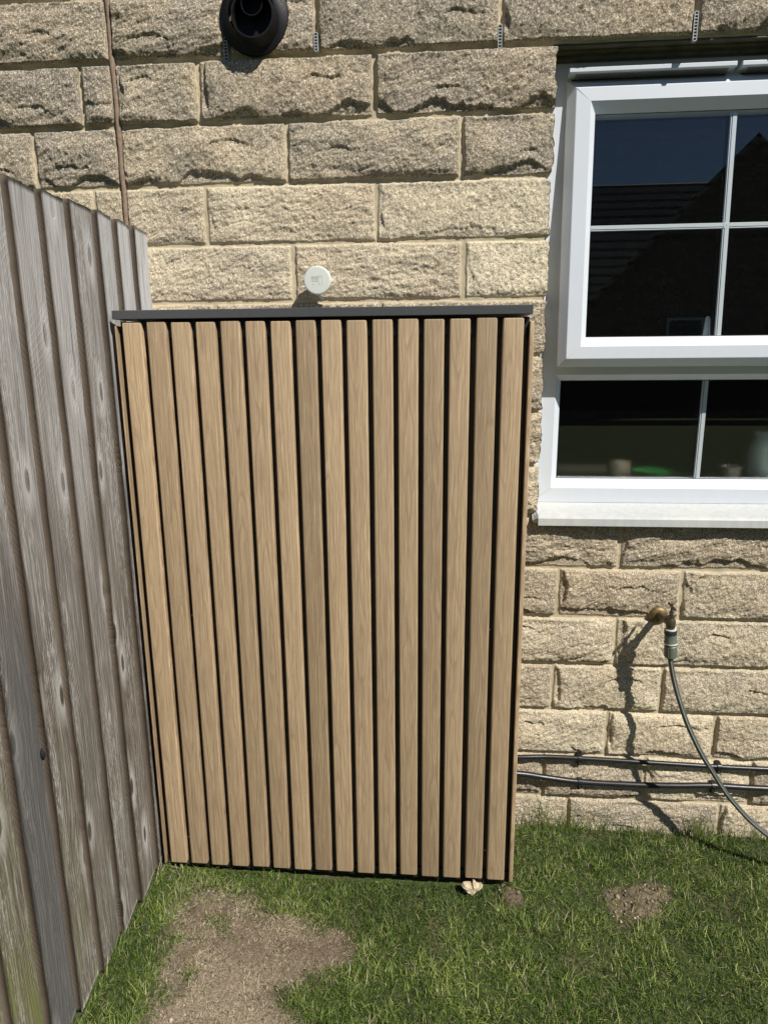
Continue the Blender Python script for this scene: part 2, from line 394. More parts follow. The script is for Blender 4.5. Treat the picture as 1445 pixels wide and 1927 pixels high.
WEEP = plain('grey_weep_plastic', (0.36, 0.37, 0.37), 0.5, nscale=200)
HOLE = plain('dark_void', (0.004, 0.004, 0.004), 0.9)
MJ = plain('pinkish_brown_sealant', (0.225, 0.160, 0.115), 0.8, nscale=120, var=0.25, bump=0.6)
LINT = plain('olive_brown_lintel_paint', (0.085, 0.080, 0.048), 0.7, nscale=25, var=0.35, bump=0.4)
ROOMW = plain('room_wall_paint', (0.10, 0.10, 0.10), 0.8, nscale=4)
CHUNK = plain('pale_stone_chunk', (0.47, 0.395, 0.275), 0.85, nscale=120, var=0.3, bump=0.8)

# ------------------------------------------------------------------ ground
def gz(x, y):
    z = 0.006*fbm(x*2.2, y*2.2, 3, 3) + 0.004*fbm(x*11, y*11, 5, 3)
    z = z - 0.004 + 0.012*smooth(-0.3, -0.8, x)*smooth(-3, -0.2, y)
    z = z + 0.022*np.exp(-((x-0.20)**2+(y+0.315)**2)/0.035**2) + 0.006*np.exp(-((x-0.53)**2+(y+0.30)**2)/0.06**2)
    w_ = np.maximum(np.exp(-((x-0.20)**2+(y+0.315)**2)/0.045**2), np.exp(-((x-0.55)**2+(y+0.30)**2)/0.085**2))
    z = z + w_*0.006*(1-2*np.abs(noise(x*38, y*38, 7)))+w_*0.004*noise(x*90, y*90, 8)
    return z - 0.01*smooth(0.2, 1.0, x)
PATCH = [(-0.687, -0.418), (-0.675, -0.374), (-0.607, -0.345), (-0.498, -0.355), (-0.472, -0.418), (-0.383, -0.43), (-0.325, -0.464), (-0.247, -0.453), (-0.211, -0.492), (-0.207, -0.585), (-0.283, -0.604), (-0.333, -0.618), (-0.367, -0.664), (-0.325, -0.728), (-0.3, -1.0), (-0.45, -1.35), (-0.72, -1.1), (-0.64, -0.77)]
PATCH2 = [(0.465, -0.288), (0.504, -0.246), (0.584, -0.22), (0.641, -0.246), (0.636, -0.294), (0.593, -0.334), (0.52, -0.375), (0.456, -0.388)]
def bare_mask(x, y):
    x = np.asarray(x, float); y = np.asarray(y, float)
    n1 = 0.055*fbm(x*9, y*9, 21, 4)
    # worn patch in front of the screen, an irregular outline widening towards the camera
    def sdf(P):
        P = np.array(P); d = np.full(x.shape, 1e9); ins = np.zeros(x.shape, bool)
        for (ax, ay), (bx, by) in zip(P, np.roll(P, -1, 0)):
            ex, ey = bx-ax, by-ay; t = np.clip(((x-ax)*ex+(y-ay)*ey)/(ex*ex+ey*ey), 0, 1)
            d = np.minimum(d, np.hypot(x-ax-t*ex, y-ay-t*ey)); ins ^= ((ay > y) != (by > y)) & (x < ex*(y-ay)/(ey+1e-12)+ax)
        return np.where(ins, -d, d)
    d1 = sdf(PATCH); d3 = sdf(PATCH2)
    b1 = smooth(0.040, -0.055, d1+n1*0.8)*(1-0.5*smooth(0.25, 0.55, fbm(x*13, y*13, 27, 3)))
    b2 = smooth(0.012, -0.012, np.hypot((x-0.205), (y+0.32)*1.0)-0.042+n1*0.5)
    b3 = smooth(0.030, -0.030, d3+n1*1.0)
    b4 = 0.35*smooth(0.35, 0.6, fbm(x*5, y*5, 33, 3))
    return np.clip(np.maximum(np.maximum(b1, b2), np.maximum(b3, b4)), 0, 1), b1, np.maximum(b2, b3)
gx = np.concatenate([-np.geomspace(600, 1.6, 26), np.arange(-1.5, 1.6, 0.0055), np.geomspace(1.6, 600, 26)])
gy = np.concatenate([-np.geomspace(600, 1.05, 26), np.arange(-1.0, 0.16, 0.0055), np.geomspace(0.2, 600, 20)])
GX, GY = np.meshgrid(gx, gy); far = smooth(6, 30, np.hypot(GX, GY))
GZ = gz(GX, GY)*(1-far)
nx, ny = len(gx), len(gy); idx = np.arange(nx*ny).reshape(ny, nx)
Fq = np.stack([idx[:-1, :-1], idx[:-1, 1:], idx[1:, 1:], idx[1:, :-1]], -1).reshape(-1, 4)
ground = np_mesh('ground', np.stack([GX, GY, GZ], -1).reshape(-1, 3), Fq, GROUND, attrs={'bare': bare_mask(GX, GY)[0]*(1-far), 'thatch': bare_mask(GX, GY)[1]*smooth(-0.45, -0.70, GY+0.05*fbm(GX*8, GY*8, 77, 3))}, smooth_=True)
ground['kind'] = 'structure'

# ------------------------------------------------------------------ house wall
house = thing('stone_house', 'rock-faced buff stone house wall with white window behind the slatted screen', 'house')
OX0, OX1, OZ0, OZ1 = 0.273, 1.19, 1.000, 2.200      # window opening
def zj(k): return 0.10+(14-k)*0.15
JO = {-1: [-0.64, -0.18, 0.40, 0.86], 0: [-0.553, -0.323, 0.135, 0.599, 1.05], 1: [-0.952, -0.638, -0.180], 2: [-1.102, -0.411, 0.043],
      3: [-0.948, -0.639, -0.178], 4: [-0.405, 0.053], 5: [-0.63, -0.17], 6: [-0.41, 0.05], 7: [-0.63, -0.17], 8: [-0.41, 0.05],
      9: [-0.63, -0.17, 0.055, 0.511, 0.965], 10: [-0.41, 0.05, 0.344, 0.692], 11: [-0.63, -0.17, 0.06, 0.516, 0.975],
      12: [-0.41, 0.0, 0.340, 0.660, 1.10], 13: [-0.63, -0.17, 0.05, 0.510, 0.826], 14: [-0.41, 0.0, 0.325, 0.633, 0.947], 15: [-0.5, -0.05, 0.405, 0.865], 16: [0.1, 0.6]}
MJX = -0.863
tint_fix = {0: 0.08, 1: 0.14, 2: 0.36, 3: 0.78, 4: 0.86, 5: 0.55, 6: 0.5, 7: 0.5, 8: 0.5, 9: 0.22, 10: 0.40, 11: 0.52, 12: 0.62, 13: 0.62, 14: 0.58, 15: 0.50, -1: 0.15}
def edges_for(k):
    e = list(JO.get(k, []))
    if not e: e = [-0.41 if k % 2 else -0.63, 0.05 if k % 2 else -0.17]
    e = sorted(e+[MJX])
    while e[0] > -4.2: e.insert(0, e[0]-(0.45 if e[0] < -1.2 else 0.33))
    while e[-1] < 4.4: e.append(e[-1]+0.455)
    if 1 <= k <= 8:
        e = [q for q in e if q < OX0-0.05 or q > OX1+0.05]+[OX0, OX1]; e = sorted(e)
    return e
def wall_field(X, Z):
    """outward relief of the wall, mask, tint, warm"""
    wob = 0.0022*noise(X*22, Z*22, 41)+0.0012*noise(X*70, Z*70, 42)
    bedw = 0.004*noise(X*1.3, Z*0.0+3, 43)
    zz = Z + 0.35*bedw
    k = np.floor(14-(zz-0.10)/0.15).astype(int)+1       # row index: between J(k-1) and J(k)
    zb = 0.10+(14-k)*0.15
    vz0 = zz-zb; vz1 = 0.15-vz0
    H = np.zeros_like(X); S = np.zeros_like(X); T = np.full_like(X, 0.5); Wm = np.zeros_like(X)
    for kk in np.unique(k):
        mrow = (k == kk)
        xs = X[mrow]; e = np.array(edges_for(int(kk)))
        j = np.clip(np.searchsorted(e, xs)-1, 0, len(e)-2)
        lean = 0.004*(hsh(j+7, np.full_like(j, int(kk)+30), 5)-0.5)
        dl = xs-e[j]; dr = e[j+1]-xs
        dl = np.where(np.abs(e[j]-OX1) < 1e-6, dl+0.02, dl); dr = np.where(np.abs(e[j+1]-OX0) < 1e-6, dr+0.02, dr)
        z0 = vz0[mrow]; z1 = vz1[mrow]; ww = wob[mrow]
        d = np.minimum(np.minimum(dl, dr), np.minimum(z0, z1+0.001)) - 0.0052 + ww
        sid = j*1.0; r1 = hsh(j+50, np.full_like(j, int(kk)+60), 11); r2_ = hsh(j+50, np.full_like(j, int(kk)+60), 12); r3 = hsh(j+50, np.full_like(j, int(kk)+60), 13)
        z_ = Z[mrow]; ox = r1*40; oz = r2_*40
        smoothrow = 0.85 if kk not in (3, 4) else 0.40
        prot = {3: 0.0035, 4: 0.0035, 2: 0.0075, 5: 0.006, 9: 0.0055}.get(int(kk), 0.0125 if kk < 2 else 0.0085)
        st = smooth(-0.0006, 0.0022, d)
        body = prot*smooth(0, 0.0045, d) + 0.0045*smooth(0.004, 0.045, d)*smoothrow
        tiltz = (z0-0.07)*(-0.045+0.09*r3*0.6)*smoothrow
        ang = 0.55+(r2_-0.5)*1.1
        ca, sa = np.cos(ang), np.sin(ang); u_ = (xs*ca+z_*sa); v_ = (-xs*sa+z_*ca)
        big = 0.0060*noise(xs*9+ox, z_*13+oz, 51)*smoothrow
        rid = 0.0030*(1-2*np.abs(noise(u_*7+ox, v_*20+oz, 52)))*smoothrow
        med = 0.0026*noise(u_*24+ox, v_*72+oz, 53)*(0.5+0.5*smoothrow)
        med2 = 0.0016*(1-2*np.abs(noise(u_*42+ox, v_*125, 54)))
        fin = 0.0013*noise(xs*190, z_*190, 55)+0.0009*noise(xs*330, z_*330, 56)
        rel = (tiltz+big+rid+med+med2)*smooth(0, 0.02, d)+fin*smooth(-0.001, 0.004, d)
        # spalled lower margin: an overhanging broken lip
        lipz = 0.008+0.042*np.abs(noise(xs*7+ox, xs*0+kk*3.1, 57))**1.3-0.012*r3+0.006*noise(xs*40+ox, xs*0+kk, 58)+0.0035*noise(xs*130, z_*60, 59)
        amp = 0.0105*smooth(-0.30, 0.10, noise(xs*6+oz, xs*0+kk*7.7, 60)+0.7*(r3-0.45))*(0.25 if kk in (3, 4) else 1.0)
        lip = -amp*smooth(0.0012, -0.0012, z0-lipz)
        # one or two broken scallops anywhere on the face
        sx_, sz_ = e[j]+(e[j+1]-e[j])*(0.15+0.7*r2_), 0.035+0.07*r1
        sd = np.hypot((xs-sx_)/(0.03+0.04*r3), (z0-sz_)/0.017)+0.35*noise(xs*45, z_*45, 61)
        scal = -0.005*smooth(1.0, 0.93, sd)*smooth(-1.2, 0.6, (sz_+0.017-z0)/0.017*-1+0.4)*(0.25 if kk in (3, 4) else 1.0)
        left = -0.008*smooth(0.0015, -0.0015, dl-(0.018+0.012*noise(z_*30+ox, z_*0+kk, 62)))*smooth(0.5, 0.62, r1)*smooth(0.02, 0.05, z0)*(0.6 if kk in (3, 4) else 1)
        h = body+rel*0.95+(lip+scal+left)*smooth(0, 0.006, d)
        h = np.where(d > 0, np.maximum(h, 0.0008), 0)*st
        # mortar, slightly recessed bucket handle with trowel wobble
        mort = -0.002+0.0012*noise(xs*30, z_*30, 63)+0.0005*noise(xs*150, z_*150, 64)
        H[mrow] = h*st+mort*(1-st); S[mrow] = st
        base = tint_fix.get(int(kk), 0.5)
        T[mrow] = np.clip(base+0.46*(r1-0.5)+0.10*noise(xs*6, z_*6, 65)-0.25*smooth(0.03, 0.0, z0)*0.5, 0, 1)
        Wm[mrow] = np.clip(0.25+0.6*noise(xs*7+oz, z_*7, 66)+0.5*(r3-0.5), 0, 1)
    # movement joint: a cut through every course
    dj = np.abs(X-MJX-0.0015*noise(Z*9, Z*0+2, 67))
    cut = smooth(0.009, 0.006, dj)
    H = H*(1-cut)+(-0.006)*cut; S = S*(1-cut)
    return H, S, T, Wm

def axis(segs):
    out = []
    for a, b, st in segs:
        n = max(1, int(round((b-a)/st))); out += list(np.linspace(a, b, n+1)[:-1])
    out.append(segs[-1][1]); return np.array(out)
wx = axis([(-4.0, -1.40, 0.03), (-1.40, OX0, 0.0026), (OX0, OX1, 0.0026), (OX1, 1.35, 0.012), (1.35, 4.2, 0.03)])
wz = axis([(-0.10, -0.03, 0.01), (-0.03, OZ0, 0.0026), (OZ0, OZ1, 0.0028), (OZ1, 2.42, 0.0026), (2.42, 4.2, 0.03)])
X, Z = np.meshgrid(wx, wz); H, S, T, Wm = wall_field(X, Z)
Y = -H
# ragged stone edge along the window jamb
ix0 = int(np.argmin(np.abs(wx-OX0))); ix1 = int(np.argmin(np.abs(wx-OX1))); iz0 = int(np.argmin(np.abs(wz-OZ0))); iz1 = int(np.argmin(np.abs(wz-OZ1)))
jag = 0.0035*noise(wz*30, wz*0, 71)+0.002*noise(wz*110, wz*0+4, 72)-0.012*(1-S[:, ix0-3])
sel = slice(iz0, iz1+1)
Xj = X.copy(); fall = np.clip((X-(OX0-0.014))/0.014, 0, 1)*(X <= OX0+1e-6)
Xj[sel] += (fall*jag[:, None])[sel]; X = Xj
nx, nz = len(wx), len(wz); idx = np.arange(nx*nz).reshape(nz, nx)
q = np.stack([idx[:-1, :-1], idx[:-1, 1:], idx[1:, 1:], idx[1:, :-1]], -1)
keep = np.ones(q.shape[:2], bool); keep[iz0:iz1, ix0:ix1] = False
Vw = np.stack([X, Y, Z], -1).reshape(-1, 3); Fw = q[keep]
used = np.zeros(len(Vw), bool); used[Fw.ravel()] = True
AT = [S.ravel(), T.ravel(), Wm.ravel()]
# reveals of the opening
def reveal(ids, depth=0.075):
    global Vw, AT, Fw
    n = len(ids); base = len(Vw); nv = Vw[ids].copy(); nv[:, 1] = 0.012
    nv2 = nv.copy(); nv2[:, 1] = depth
    Vw = np.vstack([Vw, nv, nv2]); AT[0] = np.r_[AT[0], AT[0][ids], np.zeros(n)]; AT[1] = np.r_[AT[1], AT[1][ids], AT[1][ids]]; AT[2] = np.r_[AT[2], AT[2][ids], AT[2][ids]]
    a = np.asarray(ids); b = base+np.arange(n); c2 = b+n
    Fw = np.vstack([Fw, np.stack([a[:-1], a[1:], b[1:], b[:-1]], -1), np.stack([b[:-1], b[1:], c2[1:], c2[:-1]], -1)])
reveal(idx[iz0:iz1+1, ix0]); reveal(idx[iz0:iz1+1, ix1][::-1]); reveal(idx[iz1, ix0:ix1+1]); reveal(idx[iz0, ix0:ix1+1][::-1])
um = np.zeros(len(Vw), bool); um[Fw.ravel()] = True; remap = np.cumsum(um)-1
stonework = np_mesh('stone_wall', Vw[um], remap[Fw], STONE, house, {'stone': AT[0][um], 'tint': AT[1][um], 'warm': AT[2][um]})
mb = MB(); 
mb.box(-4.0, 0.262, 0.080, 0.32, -0.3, 4.2); mb.box(1.215, 4.2, 0.080, 0.32, -0.3, 4.2); mb.box(0.262, 1.215, 0.080, 0.32, -0.3, 1.0); mb.box(0.262, 1.215, 0.080, 0.32, 2.215, 4.2)
mb.build('unseen_wall_core', plain('wall_core_grey', (0.25, 0.25, 0.24), 0.9), house)  # unseen wall core behind the facing, added to block light
# movement joint strip
ys = np.linspace(-0.05, 4.1, 240); mb = MB(); vs = []
for z in ys:
    wv = 0.0015*float(noise(np.array(z*9.), np.array(2.), 67)); rr = 0.0011*float(noise(np.array(z*40.), np.array(9.), 68))
    vs += [(MJX+wv-0.0078, 0.004, z), (MJX+wv-0.0060+rr, -0.0050+rr, z), (MJX+wv+0.001, -0.0085+rr, z), (MJX+wv+0.0062-rr, -0.0045, z), (MJX+wv+0.0078, 0.004, z)]
fs = [(5*i+k, 5*i+k+1, 5*i+k+6, 5*i+k+5) for i in range(len(ys)-1) for k in range(4)]
mb.add(vs, fs); mb.build('movement_joint', MJ, house, smooth_='all')
# lintel seen under the top course
mb = MB()
mb.box(0.2735, 1.1895, 0.000, 0.020, 2.1930, 2.1990); mb.box(0.2735, 1.1895, 0.022, 0.042, 2.1885, 2.1985); mb.box(0.2735, 1.1895, 0.0435, 0.0645, 2.1800, 2.1985)
mb.build('lintel', LINT, house, bevel=0.003)
# plastic weep vents in the perpends of the top course
def weep(x, z0, z1, dx=0.0):
    mb = MB(); n = int((z1-z0)/0.0068); yb = -0.0125
    for s in (-1, 1): mb.box(x+s*0.0042-0.0009, x+s*0.0042+0.0009, yb, 0.0, z0, z1)
    for i in range(n+1):
        zz = z0+(z1-z0)*i/n; mb.box(x-0.0033, x+0.0033, yb+0.0004, 0.0, zz-0.0011, zz+0.0011)
    mb.box(x-0.0033, x+0.0033, -0.006, -0.003, z0, z1, 1)
    mb.build('weep_vent', [WEEP, HOLE], house)
weep(-0.557, 2.193, 2.245); weep(-0.325, 2.205, 2.246); weep(0.133, 2.194, 2.244); weep(0.598, 2.190, 2.252)

# ------------------------------------------------------------------ window
win = bpy.data.objects.new('window', None); C.objects.link(win); win.parent = house
mb = MB()
FY = 0.065
mb.rings([(0.262, 1.215, 1.031, 1.432, 0.13), (0.262, 1.215, 1.031, 1.432, FY), (0.319, 1.158, 1.073, 1.397, FY), (0.336, 1.141, 1.098, 1.381, 0.086), (0.336, 1.141, 1.098, 1.381, 0.13)])
mb.rings([(0.262, 1.215, 1.432, 2.1795, 0.13), (0.262, 1.215, 1.432, 2.1795, FY), (0.328, 1.149, 1.450, 2.105, FY), (0.328, 1.149, 1.450, 2.105, 0.13)])
mb.build('frame', UPVC, win)
SL = 0.0655
def tilt(o):
    me = o.data
    for v in me.vertices: v.co.y -= (2.114-v.co.z)*SL-0.005
    me.update(); return o
mb = MB()
mb.rings([(0.385, 1.085, 1.498, 2.056, 0.100), (0.335, 1.135, 1.446, 2.100, 0.100), (0.335, 1.135, 1.446, 2.100, 0.0605), (0.312, 1.158, 1.420, 2.1365, 0.0605), (0.312, 1.158, 1.420, 2.1365, 0.0525), (0.333, 1.137, 1.442, 2.114, 0.034), (0.370, 1.100, 1.475, 2.081, 0.034), (0.385, 1.085, 1.498, 2.056, 0.052), (0.385, 1.085, 1.498, 2.056, 0.100)])
sash = tilt(mb.build('opening_sash', UPVC, win, bevel=0.0012))
SEAM = plain('mitre_line_grey', (0.16, 0.165, 0.17), 0.6)  # grey of the thin line laid along each mitre joint
for (xa, za, xb_, zb_, rr) in ((0.3335, 2.1135, 0.3700, 2.0810, 0.00055), (0.3335, 1.4425, 0.3700, 1.4750, 0.00022)):
    mb = MB(); mb.tube([(xa, 0.0339, za), (xb_, 0.0339, zb_)], rr, 6); tilt(mb.build('mitre_seam', SEAM, win))
mb = MB(); mb.tube([(0.270, 0.0649, 1.036), (0.319, 0.0649, 1.073)], 0.00022, 6); mb.build('mitre_seam', SEAM, win)
# glazing: panes and bars
def pane(x0, x1, z0, z1, y, mat, sl=False, name='glass_pane'):
    mb = MB(); mb.add([(x0, y, z0), (x1, y, z0), (x1, y, z1), (x0, y, z1)], [(0, 1, 2, 3)])
    o = mb.build(name, mat, win); return tilt(o) if sl else o
pane(0.381, 1.089, 1.494, 2.060, 0.0555, GLASS, True); pane(0.381, 1.089, 1.494, 2.060, 0.080, GLASS_IN, True, 'inner_glass_pane')
pane(0.332, 1.145, 1.094, 1.385, 0.089, GLASS); pane(0.332, 1.145, 1.094, 1.385, 0.112, FROST, False, 'inner_glass_pane')
mb = MB()
mb.rings([(0.383, 1.087, 1.496, 2.058, 0.0535), (0.3865, 1.0835, 1.4995, 2.0545, 0.0545)]); tilt(mb.build('glazing_gasket', BLACKM, win))
mb = MB(); mb.rings([(0.3345, 1.1425, 1.0965, 1.3825, 0.0865), (0.338, 1.139, 1.100, 1.379, 0.0875)]); mb.build('glazing_gasket', BLACKM, win)
def bars(xb, zb, x0, x1, z0, z1, y, sl):
    mb = MB()
    segs = [(z0, z1)] if zb is None else [(z0, zb-0.0065), (zb+0.0065, z1)]
    for a, b in segs:
        mb.box(xb-0.0035, xb+0.0070, y, y+0.010, a, b); mb.box(xb-0.0075, xb-0.0050, y+0.001, y+0.010, a, b); mb.box(xb-0.0052, xb-0.0033, y+0.0045, y+0.010, a, b)
    if zb is not None:
        for a, b in ((x0, xb-0.0075), (xb+0.0075, x1)):
            mb.box(a, b, y, y+0.010, zb-0.0030, zb+0.0065); mb.box(a, b, y+0.001, y+0.010, zb-0.0068, zb-0.0045); mb.box(a, b, y+0.0045, y+0.010, zb-0.0047, zb-0.0028)
        mb.box(xb-0.0072, xb+0.0072, y-0.0004, y+0.0096, zb-0.0066, zb+0.0066)
        mb.box(xb-0.0010, xb+0.0010, y-0.0009, y+0.002, zb-0.0010, zb+0.0010, 1)
    o = mb.build('glazing_bar', [UPVC, BLACKM], win, bevel=0.0005); return tilt(o) if sl else o
bars(0.735, 1.779, 0.381, 1.089, 1.494, 2.060, 0.0615, True); bars(0.741, None, 0.332, 1.145, 1.094, 1.385, 0.096, False)
# casement handle seen through the pane
mb = MB(); mb.lathe([(0.0, 0.0), (0.005, 0.002), (0.0065, 0.01), (0.011, 0.07), (0.0115, 0.10), (0.0, 0.101)], (0.716, 0.060, 1.552), 'z', 16, tilt=Matrix.Rotation(math.pi, 3, 'X'))
mb.build('window_handle', UPVC, win, smooth_=True)
# sill with nosing
mb = MB(); prof = [(0.085, 1.0305), (0.058, 1.0300), (-0.029, 1.0130), (-0.0355, 1.0100), (-0.0380, 1.0050), (-0.0380, 0.9840), (-0.0335, 0.9840), (-0.0335, 1.0020), (0.085, 1.0010)]
vs = [(x, y, z) for x in (0.272, 1.205) for (y, z) in prof]; n = len(prof)
mb.add(vs, [(i, (i+1) % n, n+(i+1) % n, n+i) for i in range(n)]+[tuple(range(n)), tuple(range(n, 2*n))])
mb.build('sill', SILLM, win, bevel=0.0012)
mb = MB(); mb.add([(0.2715, 0.02, 1.026), (0.2715, -0.037, 1.008), (0.2585, -0.027, 0.996), (0.2600, 0.0, 1.013), (0.2690, 0.02, 1.024), (0.2715, -0.035, 0.990), (0.2600, -0.026, 0.990)], [(0, 1, 2, 3, 4), (1, 5, 6, 2)])
e_ = mb.build('sill_end_cap', SILLM, win); sm = e_.modifiers.new('s', 'SOLIDIFY'); sm.thickness = 0.0015
# sealant bead along the jamb
zs = np.linspace(1.035, 2.17, 120); mb = MB()
mb.tube([(OX0+0.0005+0.0035*float(noise(np.array(z*30.), np.array(0.), 71)), 0.060, z) for z in zs], [0.0042+0.001*float(noise(np.array(z*50.), np.array(3.), 73)) for z in zs], 8)
mb.build('sealant_bead', UPVC, win, smooth_='all')
# trickle vents on the frame head
def vent(x0, x1):
    fr_ = MB(); fr_.add([(x, y, z) for x in (x0, x1) for (y, z) in ((0.0648, 2.158), (0.032, 2.1570), (0.0225, 2.1545), (0.0225, 2.1450), (0.0255, 2.1430), (0.0648, 2.1430))],
        [(i, (i+1) % 6, 6+(i+1) % 6, 6+i) for i in range(6)]+[(0, 1, 2, 3, 4, 5), (6, 7, 8, 9, 10, 11)])
    hd = fr_.build('trickle_vent', UPVC, win, bevel=0.0008)
    n = int((x1-x0-0.03)/0.0042); g = MB()
    for i in range(n):
        x = x0+0.017+i*0.0042; g.add([(x, 0.030, 2.1427), (x+0.0017, 0.030, 2.1427), (x+0.0002, 0.060, 2.1285), (x-0.0015, 0.060, 2.1285), (x, 0.032, 2.1427), (x+0.0017, 0.032, 2.1427), (x+0.0002, 0.062, 2.1285), (x-0.0015, 0.062, 2.1285)],
            [(0, 1, 2, 3), (4, 7, 6, 5), (0, 4, 5, 1), (1, 5, 6, 2), (2, 6, 7, 3), (3, 7, 4, 0)])
    g.box(x0+0.012, x1-0.012, 0.0642, 0.0648, 2.128, 2.1420, 1)
    g.build('vent_grille', [DARKB, HOLE], win)
vent(0.311, 0.716); vent(0.729, 1.14)

# the room behind the window
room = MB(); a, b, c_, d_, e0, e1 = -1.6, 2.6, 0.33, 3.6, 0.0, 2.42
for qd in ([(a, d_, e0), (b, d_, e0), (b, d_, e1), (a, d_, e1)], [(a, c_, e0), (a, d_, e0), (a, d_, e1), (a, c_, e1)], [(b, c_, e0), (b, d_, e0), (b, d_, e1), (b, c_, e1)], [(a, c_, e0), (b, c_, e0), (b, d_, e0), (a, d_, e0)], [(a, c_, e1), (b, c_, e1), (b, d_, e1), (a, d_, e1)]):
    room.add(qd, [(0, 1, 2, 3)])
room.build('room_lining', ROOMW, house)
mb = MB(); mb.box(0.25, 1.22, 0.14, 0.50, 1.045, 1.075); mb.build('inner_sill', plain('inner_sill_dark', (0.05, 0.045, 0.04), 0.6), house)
def pot(name, label, cat, x, y, z, prof, col):
    mb = MB(); mb.lathe(prof, (x, y, z), 'z', 28); o = mb.build(name, plain(name+'_glaze', col, 0.5, var=0.05), None, smooth_=True); return tag(o, label, cat)
BZ = 1.0752
pot('bowl', 'bright green bowl blurred behind the lower window pane', 'bowl', 0.640, 0.20, BZ, [(0, 0), (0.032, 0), (0.05, 0.018), (0.058, 0.034), (0.054, 0.034), (0.04, 0.016), (0, 0.012)], (0.03, 0.25, 0.05))
pot('jar', 'squat beige jar blurred beside the green bowl behind the lower pane', 'jar', 0.545, 0.22, BZ, [(0, 0), (0.034, 0), (0.037, 0.02), (0.034, 0.050), (0.028, 0.06), (0, 0.062)], (0.16, 0.13, 0.09))
pot('jug', 'pale grey jug blurred at the right of the lower window', 'jug', 0.975, 0.21, BZ, [(0, 0), (0.05, 0), (0.058, 0.04), (0.052, 0.10), (0.04, 0.13), (0.043, 0.15), (0, 0.15)], (0.28, 0.34, 0.34))
pot('cup', 'small pinkish cup blurred beside the pale jug behind the lower window', 'cup', 0.870, 0.20, BZ, [(0, 0), (0.024, 0), (0.030, 0.045), (0.027, 0.045), (0.022, 0.004), (0, 0.004)], (0.22, 0.18, 0.17))

# ------------------------------------------------------------------ flue
flue = thing('flue_terminal', 'black round boiler flue sticking out of the top of the stone wall', 'flue', (-0.479, -0.012, 2.286))
mb = MB(); mb.lathe([(0.058, 0.03), (0.062, 0.022), (0.076, 0.012), (0.0865, 0.008), (0.0885, 0.003), (0.087, -0.006), (0.05, -0.008)], (0, 0, 0), 'y', 64); mb.build('wall_collar', RUBBER, flue, smooth_=True)
mb = MB(); mb.lathe([(0.066, 0.0), (0.0540, 0.034), (0.0525, 0.048), (0.0490, 0.048), (0.0490, 0.012), (0.0, 0.012)], (0.006, 0, -0.012), 'y', 56); mb.build('outer_duct', RUBBER, flue, smooth_=True)
mb = MB(); mb.lathe([(0.027, 0.012), (0.027, 0.040), (0.0250, 0.040), (0.0250, 0.0125), (0.0, 0.0125)], (0.004, 0, 0.014), 'y', 40); mb.build('inner_duct', RUBBER, flue, smooth_=True)


# ------------------------------------------------------------------ white disc cap
cap = thing('pipe_cap', 'round off-white plastic cap on the stone wall above the slatted screen', 'cap', (-0.332, -0.012, 1.6505))
mb = MB(); mb.lathe([(0.0, 0.044), (0.0322, 0.044), (0.0330, 0.04395), (0.0358, 0.0425), (0.0366, 0.040), (0.0366, 0.030), (0.034, 0.028), (0.0, 0.028)], (0, 0, 0), 'y', 56); mb.build('disc', DISC, cap, smooth_=True)
mb = MB(); mb.lathe([(0.020, 0.028), (0.018, -0.01)], (0, 0, 0), 'y', 32); mb.build('stem', PALEP, cap, smooth_=True)
mb = MB()
for i in range(4): mb.box(-0.015, 0.006-0.001*(i % 2), -0.0446, -0.0438, 0.0075-i*0.0032, 0.0085-i*0.0032)
mb.box(-0.015, 0.014, -0.0446, -0.0438, 0.0105, 0.0113); mb.box(0.0132, 0.014, -0.0446, -0.0438, -0.012, 0.0105)
mb.box(-0.012, -0.006, -0.0446, -0.0438, -0.0095, -0.0088); mb.box(0.004, 0.009, -0.0446, -0.0438, -0.0095, -0.0088); mb.box(0.004, 0.0048, -0.0446, -0.0438, -0.0088, -0.0045); mb.box(0.0082, 0.009, -0.0446, -0.0438, -0.0088, -0.0045)
mb.build('embossed_mark', plain('embossed_mark_plastic', (0.53, 0.56, 0.51), 0.5, nscale=200, var=0.03), cap)
mb = MB(); mb.box(0.034, 0.042, -0.036, -0.028, -0.005, 0.004); mb.build('side_lug', PALEP, cap, bevel=0.0015)
mb = MB(); mb.box(-0.0400, -0.034, -0.036, -0.03, -0.004, 0.002); mb.build('side_lug', PALEP, cap, bevel=0.0015)
mb = MB(); mb.tube([(0.000, -0.030, -0.034), (0.003, -0.024, -0.040), (0.007, -0.010, -0.046)], [0.0042, 0.0038, 0.003], 10); mb.build('spout', PALEP, cap, smooth_=True)

# ------------------------------------------------------------------ slatted screen
scr = thing('slatted_screen', 'oak-effect vertical slat cabinet with black frame and anthracite top against the fence', 'screen', (-0.29, -0.29, 0.0))
ox, oy = -0.29, -0.29
def rel(mb):
    mb.v = [(x-ox, y-oy, z) for x, y, z in mb.v]; return mb
mb = MB()
mb.box(-0.7755, -0.7680, -0.2790, -0.262, 0.035, 1.540); mb.box(0.1925, 0.1995, -0.2750, -0.262, 0.028, 1.540)
mb.box(-0.782, 0.203, -0.2860, -0.2625, 0.020, 0.050); mb.box(-0.7700, 0.193, -0.2860, -0.2625, 1.50, 1.5395)
mb.box(-0.782, -0.752, -0.030, -0.005, 0.0, 1.54); mb.box(0.173, 0.203, -0.030, -0.005, 0.0, 1.54)
rel(mb).build('frame', BLACKM, scr, bevel=0.0015)
mb = MB(); mb.box(-0.7700, 0.1930, -0.2780, -0.270, 0.051, 1.499); rel(mb).build('backing_board', DARKB, scr)
mb = MB(); mb.box(-0.7835, 0.2030, -0.3050, -0.0, 1.5445, 1.5650); rel(mb).build('top_cap', CAPM, scr, bevel=0.0012)
